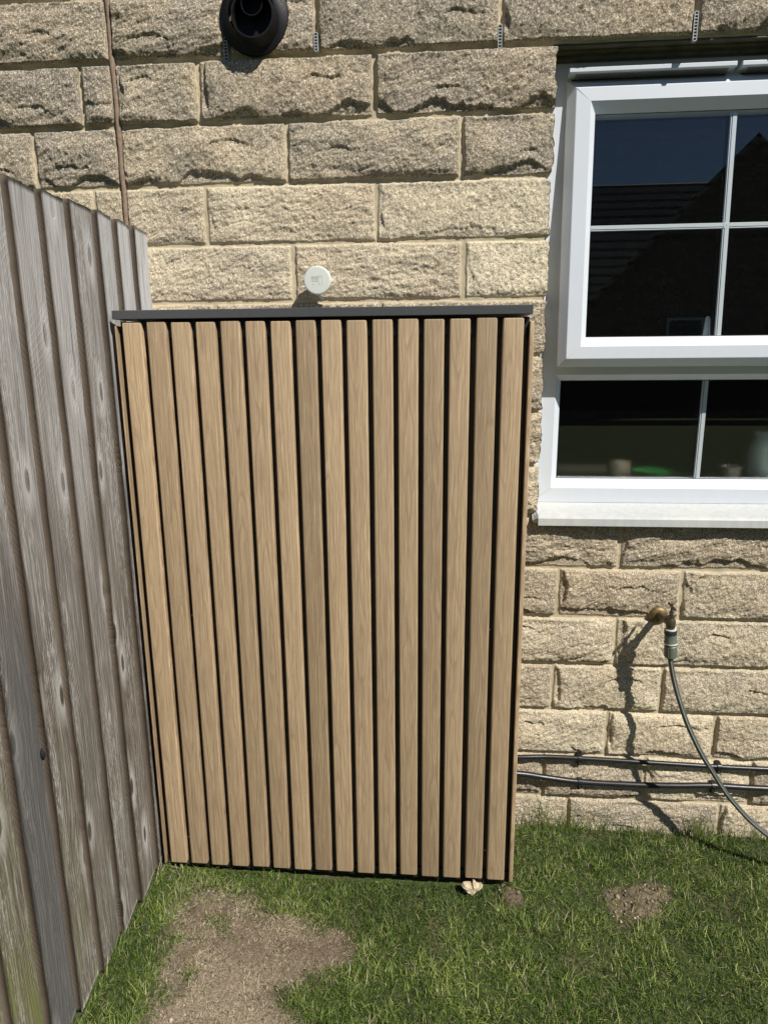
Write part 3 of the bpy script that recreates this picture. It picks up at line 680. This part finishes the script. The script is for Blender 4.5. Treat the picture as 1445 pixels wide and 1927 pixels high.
def slat_mesh(w_, t_, h_):
    """one slat with rounded long edges and rounded top corners, origin at its foot"""
    R_ = 0.0042; n = 5; cs = []
    for (cx, cy, a0) in ((w_/2-R_, -t_+R_, -90), (w_/2-0.0008, -0.0008, 0), (-w_/2+0.0008, -0.0008, 90), (-w_/2+R_, -t_+R_, 180)):
        rr = R_ if cy < -0.005 else 0.0008
        for i in range(n+1):
            a = rad(a0+90*i/n); cs.append((cx+rr*math.cos(a), cy+rr*math.sin(a)))
    m_ = len(cs); vs = []; lv = [(0.0, 0.0018), (0.0012, 0.0004), (0.003, 0.0)]
    lv = lv+[(h_-0.0035, 0.0), (h_-0.0014, 0.0004), (h_-0.0004, 0.0014), (h_, 0.0028)]
    for z, ins in lv:
        kx = 1-ins/(w_/2)
        vs += [(x*kx, -t_/2+(y+t_/2)*(1-ins/(t_/2)), z) for x, y in cs]
    fs = [(i*m_+k, i*m_+(k+1) % m_, (i+1)*m_+(k+1) % m_, (i+1)*m_+k) for i in range(len(lv)-1) for k in range(m_)]
    fs += [tuple(range(m_))[::-1], tuple((len(lv)-1)*m_+k for k in range(m_))]
    b_ = MB(); b_.add(vs, fs); return b_
s0 = slat_mesh(0.0475, 0.0215, 1.500).build('slat', SLAT, scr, smooth_=True)
slats = [s0]
for i in range(1, 16):
    s_ = s0.copy(); C.objects.link(s_); s_.parent = scr; slats.append(s_)
jit = [0.0, .0002, -.0003, .0001, .0, -.0002, .0003, 0, .0001, -.0001, .0002, 0, -.0004, -.0008, 0.0003, .0003]
for i, s_ in enumerate(slats):
    s_.location = (-0.7397+0.0600*i+jit[i]-ox, -0.2785-oy, 0.0375+0.0012*math.sin(i*1.9))
# side cladding: edge slats seen end on at both sides
sd0 = slat_mesh(0.0475, 0.0100, 1.500).build('side_slat', SLAT, scr, smooth_=True)
k = 0
for sx_ in (1, -1):
    for j in range(4):
        s_ = sd0 if k == 0 else sd0.copy()
        if k: C.objects.link(s_); s_.parent = scr
        s_.rotation_euler = (0, 0, rad(90 if sx_ > 0 else -90)); k += 1
        s_.location = ((0.1985 if sx_ > 0 else -0.7825+0.0)-ox, -0.2735+j*0.060-oy, 0.030)
        if sx_ < 0: s_.location.x = -0.7790-ox; s_.scale = (1, 0.5, 1)
# little fixing screws glinting in the gaps
for (sx_, sz_) in ((-0.7118, 0.110), (-0.6525, 0.79), (0.1285, 0.770), (0.131, 0.115)):
    mb = MB(); mb.lathe([(0.0, 0.0030), (0.0018, 0.0026), (0.0028, 0.0012), (0.0030, 0.0), (0.0, 0.0)], (sx_, -0.2785, sz_), 'y', 14)
    rel(mb).build('screw', plain('screw_steel', (0.5, 0.5, 0.5), 0.25, metal=0.9), scr, smooth_=True)

# ------------------------------------------------------------------ timber fence
fence = thing('timber_fence', 'weathered grey feather-edge board fence running from the wall to the left foreground', 'fence', (-0.8, 0.0, 0.0))
edges = [0.013, -0.107, -0.207, -0.304, -0.424, -0.531, -0.640, -0.742, -0.850, -0.955, -1.06, -1.165, -1.27, -1.375, -1.48, -1.59, -1.70, -1.80, -1.91, -2.02, -2.13, -2.24, -2.35, -2.46, -2.57]
top0 = 1.787; knot_b = None
for i in range(len(edges)-1):
    y1, y0 = edges[i], edges[i+1]                     # y0 is the thick, camera-side edge
    wd = y1-y0+0.022; ny_, nz_ = 12, 150; t = top0+[0, .001, .002, .002, -.001, -.004, -.006, -.004, 0][i % 9]+random.uniform(-.001, .001)
    zb = 0.012+0.004*math.sin(i*2.1)
    yy = np.linspace(0, wd, ny_); zz = np.linspace(0, t-zb, nz_); YY, ZZ = np.meshgrid(yy, zz)
    sway = 0.0005*noise(ZZ*2.3, ZZ*0+i*3.7, 81)
    wane = 0.0004*np.clip(noise(ZZ*5, ZZ*0+i*5.1, 82)-0.25, 0, 1)
    xf = 0.0045-0.0185*(YY/wd)+0.0008*noise(YY*20, ZZ*2.0+i*9, 83)+0.0006*noise(YY*150, ZZ*6+i*9, 84) + 0.0007*noise(YY*5, ZZ*1.2+i, 85)
    xf -= 0.0015*smooth(0.004, 0.0, YY)*(0.6+0.4*noise(ZZ*14, ZZ*0+i, 86))
    Yl = YY+sway*(1-YY/wd)+wane*(1-YY/wd)
    Zt = ZZ*1.0; Zt[-1] += 0.0022*noise(yy*60, yy*0+i, 87)
    front = np.stack([xf, Yl, Zt], -1).reshape(-1, 3)
    back = np.stack([np.full_like(xf, -0.0165), Yl, Zt], -1).reshape(-1, 3)
    ii = np.arange(ny_*nz_).reshape(nz_, ny_); nb = ny_*nz_
    F1 = np.stack([ii[:-1, :-1], ii[:-1, 1:], ii[1:, 1:], ii[1:, :-1]], -1).reshape(-1, 4)[:, ::-1]
    def strip(a): return np.stack([a[:-1], a[1:], a[1:]+nb, a[:-1]+nb], -1)
    F2 = strip(ii[:, 0]); F3 = np.vstack([strip(ii[:, -1])[:, ::-1], strip(ii[-1, :]), strip(ii[0, :])[:, ::-1], F1[:, ::-1]+nb])
    Fa = np.vstack([F1, F2, F3]); V_ = np.vstack([front, back])
    sil = np.tile((smooth(0.65, 1.65, ZZ)*[1.0, 1.0, 0.75, 0.35, 0.7, 0.55, 0.5, 0.4][min(i, 7)]).ravel(), 2)
    alg = np.tile((smooth(0.95, 0.0, ZZ)*[0, 0, 0.02, 0.05, 0.1, 0.2, 0.35, 0.15, 1, 1][min(i, 9)]).ravel(), 2)
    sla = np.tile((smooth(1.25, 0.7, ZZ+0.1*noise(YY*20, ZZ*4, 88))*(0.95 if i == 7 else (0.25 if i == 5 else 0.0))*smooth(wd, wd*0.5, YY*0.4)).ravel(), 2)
    ob = np_mesh('board', V_, Fa, FENCE, fence, {'silver': sil, 'algae': alg, 'slate': sla}); ob.location = (0, y0, zb)
    ob.data.materials.append(FEDGE)
    mi = np.zeros(len(Fa), np.int32); mi[len(F1):len(F1)+len(F2)] = 1
    ob.data.polygons.foreach_set('material_index', mi)
mb = MB()
for z in (0.35, 0.95, 1.5): mb.box(-0.060, -0.0175, -2.6, 0.0, z, z+0.075)
mb.build('rail', FEDGE, fence)
mb = MB(); mb.tube([(-0.0075, -0.742, 0.652), (-0.0070, -0.7425, 0.662), (-0.0070, -0.7425, 0.668), (-0.0075, -0.742, 0.680)], [0.0010, 0.0055, 0.0060, 0.0010], 12); mb.build('knot_hole', HOLE, fence, smooth_='all')

# ------------------------------------------------------------------ service pipes
def bez(pts, n=12):
    """catmull-rom through points"""
    P = [Vector(q) for q in pts]; P = [2*P[0]-P[1]]+P+[2*P[-1]-P[-2]]; out = []
    for i in range(1, len(P)-2):
        for k in range(n):
            t = k/n; a, b, c, d = P[i-1], P[i], P[i+1], P[i+2]
            out.append(0.5*((2*b)+(-a+c)*t+(2*a-5*b+4*c-d)*t*t+(-a+3*b-3*c+d)*t**3))
    out.append(P[-2]); return out
def conduit(name, label, pts, rr, clips):
    t = thing(name, label, 'pipe', (0.26, 0, 0), 'black pipes clipped low on the wall')
    mb = MB(); mb.tube([q-Vector((0.26, 0, 0)) for q in bez(pts)], rr, 16); mb.build('pipe_run', PIPE, t, smooth_=True)
    for (x, y, z) in clips:
        c = MB(); x -= 0.26
        n = 10; vs = []
        for xx in (x-0.007, x+0.007):
            for k in range(n+1):
                a = math.pi*(-0.15+1.1*k/n); vs.append((xx, y-(rr+0.0026)*math.sin(a), z+(rr+0.0026)*math.cos(a)))
            vs += [(xx, -0.003, z-rr-0.003), (xx, -0.003, z+rr+0.003)]
        m_ = n+3; c.add(vs, [(i, (i+1) % m_, m_+(i+1) % m_, m_+i) for i in range(m_)]+[tuple(range(m_)), tuple(range(m_, 2*m_))])
        c.box(x-0.007, x+0.007, -0.022, -0.004, z-rr-0.017, z-rr-0.001)
        k_ = c.build('clip', PIPE, t, bevel=0.0008)
        s_ = MB(); s_.lathe([(0.0, 0.003), (0.0026, 0.0022), (0.0034, 0.0), (0, 0)], (x+0.001, -0.0215, z-rr-0.0095), 'y', 12); s_.build('screw', plain('clip_screw', (0.45, 0.46, 0.47), 0.3, metal=0.9), k_, smooth_=True)
    return t
conduit('conduit', 'upper of the two black pipes clipped along the wall low down', [(0.05, -0.040, 0.246), (0.24, -0.032, 0.2495), (0.33, -0.024, 0.2495), (0.431, -0.0225, 0.248), (0.62, -0.024, 0.2445), (0.84, -0.0225, 0.238), (1.0, -0.023, 0.237), (1.6, -0.023, 0.236)], 0.0072, [(0.431, -0.0225, 0.248), (0.842, -0.0225, 0.2385)])
conduit('conduit', 'lower thicker black pipe clipped along the wall just above the grass', [(0.05, -0.060, 0.214), (0.24, -0.040, 0.1985), (0.33, -0.029, 0.1815), (0.435, -0.0245, 0.1685), (0.60, -0.025, 0.1665), (0.72, -0.026, 0.1700), (0.831, -0.0245, 0.1745), (0.99, -0.025, 0.1725), (1.6, -0.025, 0.172)], 0.0092, [(0.435, -0.0245, 0.1685), (0.831, -0.0245, 0.1745)])

# ------------------------------------------------------------------ tap and hose
tap = thing('garden_tap', 'small brass outside tap on the stone wall with grey hose connector', 'tap', (0.636, 0, 0.728))
mb = MB(); mb.lathe([(0.0, 0.018), (0.018, 0.017), (0.0235, 0.013), (0.0265, 0.008), (0.0270, -0.004)], (-0.004, 0, -0.015), 'y', 40); mb.build('wall_plate', BRASS, tap, smooth_=True)
mb = MB(); mb.tube([(-0.004, -0.010, -0.012), (-0.002, -0.06, -0.006), (0, -0.094, 0.0)], [0.0105, 0.0100, 0.0115], 20)
mb.tube([(0, -0.100, 0.014), (0, -0.100, 0.004), (0, -0.100, -0.008), (0.001, -0.100, -0.018)], [0.0095, 0.0135, 0.0130, 0.0110], 20)
mb.tube([(-0.001, -0.076, -0.001), (0, -0.088, 0.0)], [0.0135, 0.0135], 6)
mb.build('tap_body', TARN, tap, smooth_=True)
mb = MB(); mb.tube([(0, -0.100, 0.014), (0, -0.100, 0.021), (0, -0.100, 0.0215), (0, -0.100, 0.034)], [0.0085, 0.0085, 0.0060, 0.0055], 6); mb.tube([(0, -0.1, 0.034), (0, -0.1, 0.055)], 0.0032, 10)
mb.tube([(0, -0.128, 0.047), (0, -0.126, 0.047), (0, -0.074, 0.047), (0, -0.072, 0.047)], [0.0028, 0.0040, 0.0040, 0.0028], 10); mb.build('tee_handle', TARN, tap, smooth_=True)
tl = Matrix.Rotation(rad(-5.0), 3, 'Y'); org = (0.0012, -0.100, -0.018)
mb = MB(); mb.lathe([(0.0, 0), (0.0155, 0), (0.0155, -0.0030), (0, -0.0030)], org, 'z', 28, tilt=tl); mb.build('washer', PALEP, tap, smooth_=True)
mb = MB(); mb.lathe([(0.0, -0.0400), (0.0180, -0.0400), (0.0180, -0.0445), (0.0160, -0.0450), (0.0, -0.045)], org, 'z', 28, tilt=tl); mb.build('washer', PALEP, tap, smooth_=True)
mb = MB(); mb.lathe([(0.0, -0.0030), (0.0166, -0.0032), (0.0172, -0.005), (0.0172, -0.0150), (0.0, -0.0150)], org, 'z', 28, tilt=tl); mb.build('connector_collar', NAVY, tap, smooth_=True)
mb = MB(); mb.lathe([(0.0130, -0.045), (0.0140, -0.0500)], org, 'z', 28, tilt=tl); mb.build('connector_neck', NAVY, tap, smooth_=True)
mb = MB(); mb.lathe([(0.0, -0.0150), (0.0162, -0.0152), (0.0162, -0.034), (0.0180, -0.038), (0.0180, -0.0400), (0.0, -0.04)], org, 'z', 28, tilt=tl); mb.build('connector_body', GGREEN, tap, smooth_=True)
mb = MB(); prof = []
n = 36; vs = []
for (rr, h) in ((0.0150, -0.0495), (0.0168, -0.0515), (0.0178, -0.082), (0.0155, -0.0845), (0.006, -0.085)):
    for k in range(n):
        r3 = rr*(1-0.055*(1 if k % 6 in (0,) else 0)*(h > -0.084)); a_ = 2*math.pi*k/n; q = tl @ Vector((r3*math.cos(a_), r3*math.sin(a_), h)); vs.append(tuple(Vector(org)+q))
mb.add(vs, [(i*n+k, i*n+(k+1) % n, (i+1)*n+(k+1) % n, (i+1)*n+k) for i in range(4) for k in range(n)]); mb.build('ribbed_nut', GGREEN, tap)
hp = [(0.6435, -0.100, 0.632), (0.6455, -0.100, 0.612), (0.657, -0.101, 0.563), (0.672, -0.108, 0.511), (0.695, -0.120, 0.444), (0.719, -0.128, 0.391), (0.745, -0.136, 0.342), (0.776, -0.136, 0.294), (0.813, -0.134, 0.237), (0.846, -0.134, 0.195), (0.890, -0.144, 0.149), (0.940, -0.160, 0.112), (1.01, -0.175, 0.070), (1.10, -0.19, 0.040), (1.25, -0.22, 0.020), (1.5, -0.25, 0.012)]
mb = MB(); st = [0, 0, 1, 0, 0, 0, 0, 0, 1, 0, 0, 0, 1, 0, 0, 0, 0, 1, 0, 0]
mb.tube(bez(hp, 8), 0.0071, 20, stripe=[0]*20)
mb.m = [(st[i % 20]) for i in range(len(mb.f)-2)]+[0, 0]
hose = mb.build('garden_hose', [HGREY, HPALE], None, smooth_=True); tag(hose, 'thin grey striped hose curving from the tap to the lower right', 'hose')

# ------------------------------------------------------------------ stone chunk
rs = np.random.default_rng(5); mb = MB()
out = [(-0.030, 0.010), (-0.026, 0.018), (-0.010, 0.0165), (-0.003, 0.018), (0.001, 0.027), (0.006, 0.028), (0.009, 0.020), (0.018, 0.016), (0.026, 0.020), (0.027, 0.012), (0.018, 0.002), (0.008, -0.002), (0.004, -0.014), (-0.004, -0.022), (-0.012, -0.014), (-0.020, -0.010), (-0.026, 0.0)]
n = len(out); lay = [(-0.004, 0.86), (-0.012, 1.0), (-0.022, 0.92), (-0.026, 0.55)]
vs = []
for y, s_ in lay:
    for (x, z) in out: vs.append((x*s_+rs.normal()*0.0012, -y-0.026+rs.normal()*0.0010, 0.004+(z-0.004)*s_+rs.normal()*0.0008))
vs.append((0, -0.0015, 0.004)); vs.append((0, -0.026, 0.004))
vs = [(x, -0.02-y, z) for x, y, z in vs]
fs = [(i*n+k, i*n+(k+1) % n, (i+1)*n+(k+1) % n, (i+1)*n+k) for i in range(3) for k in range(n)]+[(k, (k+1) % n, 4*n+1) for k in range(n)]+[(3*n+k, 3*n+(k+1) % n, 4*n) for k in range(n)]
mb.add(vs, fs); ch = mb.build('stone_chunk', CHUNK, None, loc=(0.098, -0.305, 0.016)); ch.scale = (1.0, 1.0, 0.95)
tag(ch, 'small pale broken piece of stone under the right end of the slatted screen', 'stone')

# ------------------------------------------------------------------ grass
def blades(n, x0, x1, y0, y1, seed, lmin, lmax, wid, near=True):
    R = np.random.default_rng(seed); x = R.uniform(x0, x1, n); y = R.uniform(y0, y1, n)
    inside = (x > -0.79) & (x < 0.205) & (y > -0.288)
    b, b1, b2 = bare_mask(x, y)
    clump = fbm(x*16, y*16, 91, 3); big = fbm(x*4, y*4, 92, 3)
    k = (~inside) & (R.random(n) < np.clip(1-0.45*b1-0.85*b2, 0, 1)) & (x > -0.803) & (R.random(n) < 0.72+0.6*clump)
    x, y, b, b1, b2, clump, big = [q[k] for q in (x, y, b, b1, b2, clump, big)]; n = len(x)
    dry = (R.random(n) < np.where(b1 > 0.5, 0.60+0.35*b1, 0.07+0.50*b1+0.10*(big > 0.35)))
    L = R.uniform(lmin, lmax, n)*(1+0.55*clump)*np.where(dry & (b1 > 0.4), 0.8, 1.0)*(1-0.45*b1)
    wall = smooth(-0.05, -0.01, y); tall = (R.random(n) < 0.03+0.04*wall*(clump>0)); L = np.where(tall, L*R.uniform(1.3, 1.9, n), L)
    fenceside = smooth(-0.72, -0.79, x); L *= 1+0.35*fenceside
    az = R.uniform(0, 2*np.pi, n)+1.2*noise(x*9, y*9, 93); lean = np.clip(R.normal(0.95, 0.40, n), 0.05, 1.5)
    lean = np.where(dry & (b1 > 0.35), R.uniform(1.15, 1.52, n), lean)
    dx, dy = np.cos(az), np.sin(az); z0 = gz(x, y)-0.002
    px, py = -dy, dx; W_ = wid*R.uniform(0.6, 1.25, n)*np.where(tall, 0.8, 1)
    segs = 4; V_ = np.zeros((n, 2*segs+1, 3)); A_ = np.zeros((n, 2*segs+1))
    cx, cy_, cz = x.copy(), y.copy(), z0.copy(); 
    for s_ in range(segs+1):
        t = s_/segs; th = lean*(0.45+0.95*t)
        th = np.minimum(th, 1.75)
        if s_:
            cx = cx+dx*np.sin(th)*L/segs; cy_ = cy_+dy*np.sin(th)*L/segs; cz = cz+np.cos(th)*L/segs
            cz = np.maximum(cz, z0+0.0035); cy_ = np.minimum(cy_, -0.004)
        cx = np.where(x > -0.81, np.maximum(cx, -0.790), cx)
        cy_ = np.where((cx > -0.79) & (cx < 0.208), np.minimum(cy_, -0.290), cy_)
        hw = W_*(1-t**1.7)*0.5
        if s_ < segs:
            V_[:, 2*s_] = np.stack([cx-px*hw, cy_-py*hw, cz], -1); V_[:, 2*s_+1] = np.stack([cx+px*hw, cy_+py*hw, cz+hw*0.5], -1); A_[:, 2*s_:2*s_+2] = t
        else:
            V_[:, 2*s_] = np.stack([cx, cy_, cz], -1); A_[:, 2*s_] = 1
    o = np.arange(n)[:, None]*(2*segs+1); F_ = []
    for s_ in range(segs-1): F_ += [(2*s_, 2*s_+1, 2*s_+3), (2*s_, 2*s_+3, 2*s_+2)]
    F_.append((2*segs-2, 2*segs-1, 2*segs)); F_ = (o[:, :, None]+np.array(F_)[None]).reshape(-1, 3)
    tone = np.clip(0.45+0.31*R.normal(size=n)+0.30*big+0.28*clump-0.16*smooth(-0.28, -0.12, y)*smooth(0.2, 0.5, x) + dry*b1*0.18*smooth(-0.50, -0.72, y), 0, 1)
    rep = lambda q: np.repeat(q, 2*segs+1)
    return V_.reshape(-1, 3), F_, rep(tone), rep(dry.astype(float)), A_.ravel()
parts = [blades(98000, -0.80, 1.20, -0.98, -0.003, 1, 0.013, 0.031, 0.0017), blades(12000, -0.80, 1.20, -0.98, -0.003, 11, 0.026, 0.046, 0.0020), blades(60000, -0.80, 1.20, -0.98, -0.003, 12, 0.010, 0.024, 0.0016), blades(42000, -0.75, -0.15, -1.0, -0.33, 2, 0.010, 0.028, 0.0011), blades(60000, -3.0, 3.0, -3.2, -0.99, 3, 0.03, 0.055, 0.0045),
         blades(9000, 1.2, 3.0, -1.0, -0.004, 4, 0.03, 0.06, 0.004)]
off = 0; Vs, Fs, T1, T2, T3 = [], [], [], [], []
for V_, F_, a, b, c in parts:
    Vs.append(V_); Fs.append(F_+off); off += len(V_); T1.append(a); T2.append(b); T3.append(c)
grass = np_mesh('grass', np.vstack(Vs), np.vstack(Fs), GRASS, None, {'tone': np.concatenate(T1), 'dry': np.concatenate(T2), 'along': np.concatenate(T3)})
grass['kind'] = 'stuff'; tag(grass, 'short green lawn grass with a worn straw coloured patch', 'grass')
# crumbs of soil and grit on the bare ground
R = np.random.default_rng(44); n = 26000; cxy = np.stack([R.uniform(-0.78, 1.1, n), R.uniform(-1.0, -0.02, n)], -1)
bm_, bb1, bb2 = bare_mask(cxy[:, 0], cxy[:, 1]); kp = R.random(n) < (0.25*bb1+0.95*bb2); cxy = cxy[kp]; big_ = bb2[kp]; n = len(cxy)
octv = np.array([(1, 0, 0), (-1, 0, 0), (0, 1, 0), (0, -1, 0), (0, 0, 1), (0, 0, -1)], float); octf = np.array([(0, 2, 4), (2, 1, 4), (1, 3, 4), (3, 0, 4), (2, 0, 5), (1, 2, 5), (3, 1, 5), (0, 3, 5)])
sz = R.gamma(2.0, 0.0007, n)*(1+0.5*big_)+0.0005
V_ = octv[None]*sz[:, None, None]*R.uniform(0.6, 1.4, (n, 6, 1)); an = R.uniform(0, 6.28, n); ca, sa = np.cos(an)[:, None], np.sin(an)[:, None]
V_ = np.stack([V_[:, :, 0]*ca-V_[:, :, 1]*sa, V_[:, :, 0]*sa+V_[:, :, 1]*ca, V_[:, :, 2]*0.8], -1)
V_[:, :, 0] += cxy[:, 0:1]; V_[:, :, 1] += cxy[:, 1:2]; V_[:, :, 2] += gz(cxy[:, 0], cxy[:, 1])[:, None]+sz[:, None]*0.3
crumb = NT('soil_crumbs'); ct = crumb.attr('tone'); crumb.l(crumb.ramp(ct, [(0.0, (0.045, 0.032, 0.022)), (0.6, (0.17, 0.13, 0.09)), (0.9, (0.30, 0.24, 0.17)), (1.0, (0.55, 0.47, 0.36))]), crumb.b.inputs['Base Color']); crumb.b.inputs['Roughness'].default_value = 0.9
cr = np_mesh('soil_crumbs', V_.reshape(-1, 3), (np.arange(n)[:, None, None]*6+octf[None]).reshape(-1, 3), crumb.m, None, {'tone': np.repeat(R.random(n), 6)})
cr['kind'] = 'stuff'; tag(cr, 'loose crumbs of brown soil and grit on the bare patches in the lawn', 'soil')
# taller weedy wisps against the wall
def wisps(n, cx, sp, h, seed):
    R = np.random.default_rng(seed); mb = MB()
    for i in range(n):
        x = cx+R.normal()*sp; y = R.uniform(-0.045, -0.012); a = R.uniform(-1.2, 1.2); L = h*R.uniform(0.5, 1.1); wd = R.uniform(0.0007, 0.0013)
        pts = []; th = R.uniform(0.05, 0.5); q = np.array([x, y, 0.0])
        vs = []
        for s_ in range(7):
            t = s_/6; ww = wd*(1-t)+0.0001; vs += [tuple(q-[ww, 0, 0]), tuple(q+[ww, 0, 0])]
            q = q+np.array([math.sin(a)*math.sin(th), -0.08*t, math.cos(th)])*L/6; th += R.uniform(0.02, 0.22)
        mb.add(vs, [(2*k, 2*k+1, 2*k+3, 2*k+2) for k in range(6)])
    return mb
mb = MB()
for (n_, cx, sp, h, sd) in ((18, 0.31, 0.03, 0.13, 1), (60, 0.42, 0.045, 0.095, 2), (14, 0.55, 0.04, 0.10, 3), (55, 0.80, 0.03, 0.10, 4), (34, 0.93, 0.05, 0.07, 5), (50, 0.68, 0.10, 0.045, 6), (8, 0.34, 0.01, 0.20, 7), (60, 0.6, 0.25, 0.05, 8)):
    w_ = wisps(n_, cx, sp, h, sd); mb.add(w_.v, w_.f)
wo = mb.build('tall_grass', GRASS, None)
for nm, vv in (('tone', 0.55), ('dry', 0.15), ('along', 0.6)):
    at = wo.data.attributes.new(nm, 'FLOAT', 'POINT'); at.data.foreach_set('value', np.full(len(wo.data.vertices), vv, np.float32))
wo['kind'] = 'stuff'; tag(wo, 'long thin grass stalks growing up against the foot of the stone wall', 'grass')

# ------------------------------------------------------------------ what the window panes reflect
def house_far(name, label, x0, x1, y0, y1, ze, zr, gable):
    h = thing(name, label, 'house', ((x0+x1)/2, y1, 0)); lx, ly = (x0+x1)/2, y1
    wm = plain(name+'_wall', (0.17, 0.14, 0.10), 0.9, nscale=6); rm = NT(name+'_tiles'); v = rm.coord()
    wv = rm.n('ShaderNodeTexWave'); wv.bands_direction = 'Z'; wv.inputs['Scale'].default_value = 0.85; rm.l(v, wv.inputs['Vector'])
    rm.l(rm.ramp(wv.outputs['Fac'], [(0.1, (0.03, 0.026, 0.022)), (0.4, (0.36, 0.30, 0.25))]), rm.b.inputs['Base Color']); rm.b.inputs['Roughness'].default_value = 0.8
    mb = MB(); mb.box(x0-lx, x1-lx, y0-ly, y1-ly, 0, ze)
    xm, ym = 0, (y0+y1)/2-ly
    if gable: mb.add([(x0-lx, y1-ly, ze), (x1-lx, y1-ly, ze), (0, y1-ly, zr-0.12)], [(0, 1, 2)]); mb.add([(x0-lx, y0-ly, ze), (x1-lx, y0-ly, ze), (0, y0-ly, zr-0.12)], [(0, 1, 2)])
    else:
        for xx in (x0-lx, x1-lx): mb.add([(xx, y0-ly, ze), (xx, y1-ly, ze), (xx, ym, zr-0.12)], [(0, 1, 2)])
    mb.build('wall', wm, h)
    mb = MB(); e = 0.3
    if gable:
        s_ = (zr-ze)/((x1-x0)/2)
        for sg, xx in ((-1, x0-lx), (1, x1-lx)):
            mb.add([(xx+sg*e, y0-ly-e, ze-e*s_), (xx+sg*e, y1-ly+e, ze-e*s_), (0, y1-ly+e, zr), (0, y0-ly-e, zr)], [(0, 1, 2, 3)])
    else:
        s_ = (zr-ze)/((y1-y0)/2)
        for sg, yy in ((-1, y0-ly), (1, y1-ly)):
            mb.add([(x0-lx-e, yy+sg*e, ze-e*s_), (x1-lx+e, yy+sg*e, ze-e*s_), (x1-lx+e, ym, zr), (x0-lx-e, ym, zr)], [(0, 1, 2, 3)])
    o = mb.build('roof', rm.m, h); s2 = o.modifiers.new('s', 'SOLIDIFY'); s2.thickness = 0.12; s2.offset = -1
    for (wx_, wz_) in ((-1.8, 1.2), (1.2, 1.2), (-1.8, 3.9), (1.2, 3.9)):
        mb = MB(); mb.box(wx_-0.5, wx_+0.6, -0.02, 0.02, wz_, wz_+1.2); f_ = mb.build('window', UPVC, h)
        mb = MB(); mb.box(wx_-0.42, wx_+0.52, -0.01, 0.03, wz_+0.08, wz_+1.12); mb.build('pane', plain('far_pane', (0.02, 0.025, 0.03), 0.1), f_)
    return h
house_far('gabled_house', 'dark house with a pointed gable reflected in the upper right window pane', 4.3, 13.9, -29.0, -20.0, 5.5, 10.30, True)
house_far('terraced_house', 'house with a long tiled roof reflected in the upper left window pane', -9.0, 10.2, -31.0, -23.0, 5.6, 11.55, False)
bf = thing('boundary_fence', 'dark far garden fence reflected as a black band in the lower window panes', 'fence', (0, -13.4, 0))
mb = MB()
for i in range(150): mb.box(-11+i*0.15, -11+i*0.15+0.145, -0.01 if i % 2 else -0.02, 0.012 if i % 2 else 0.004, 0.03, 1.8)
mb.build('board_panel', FEDGE, bf)
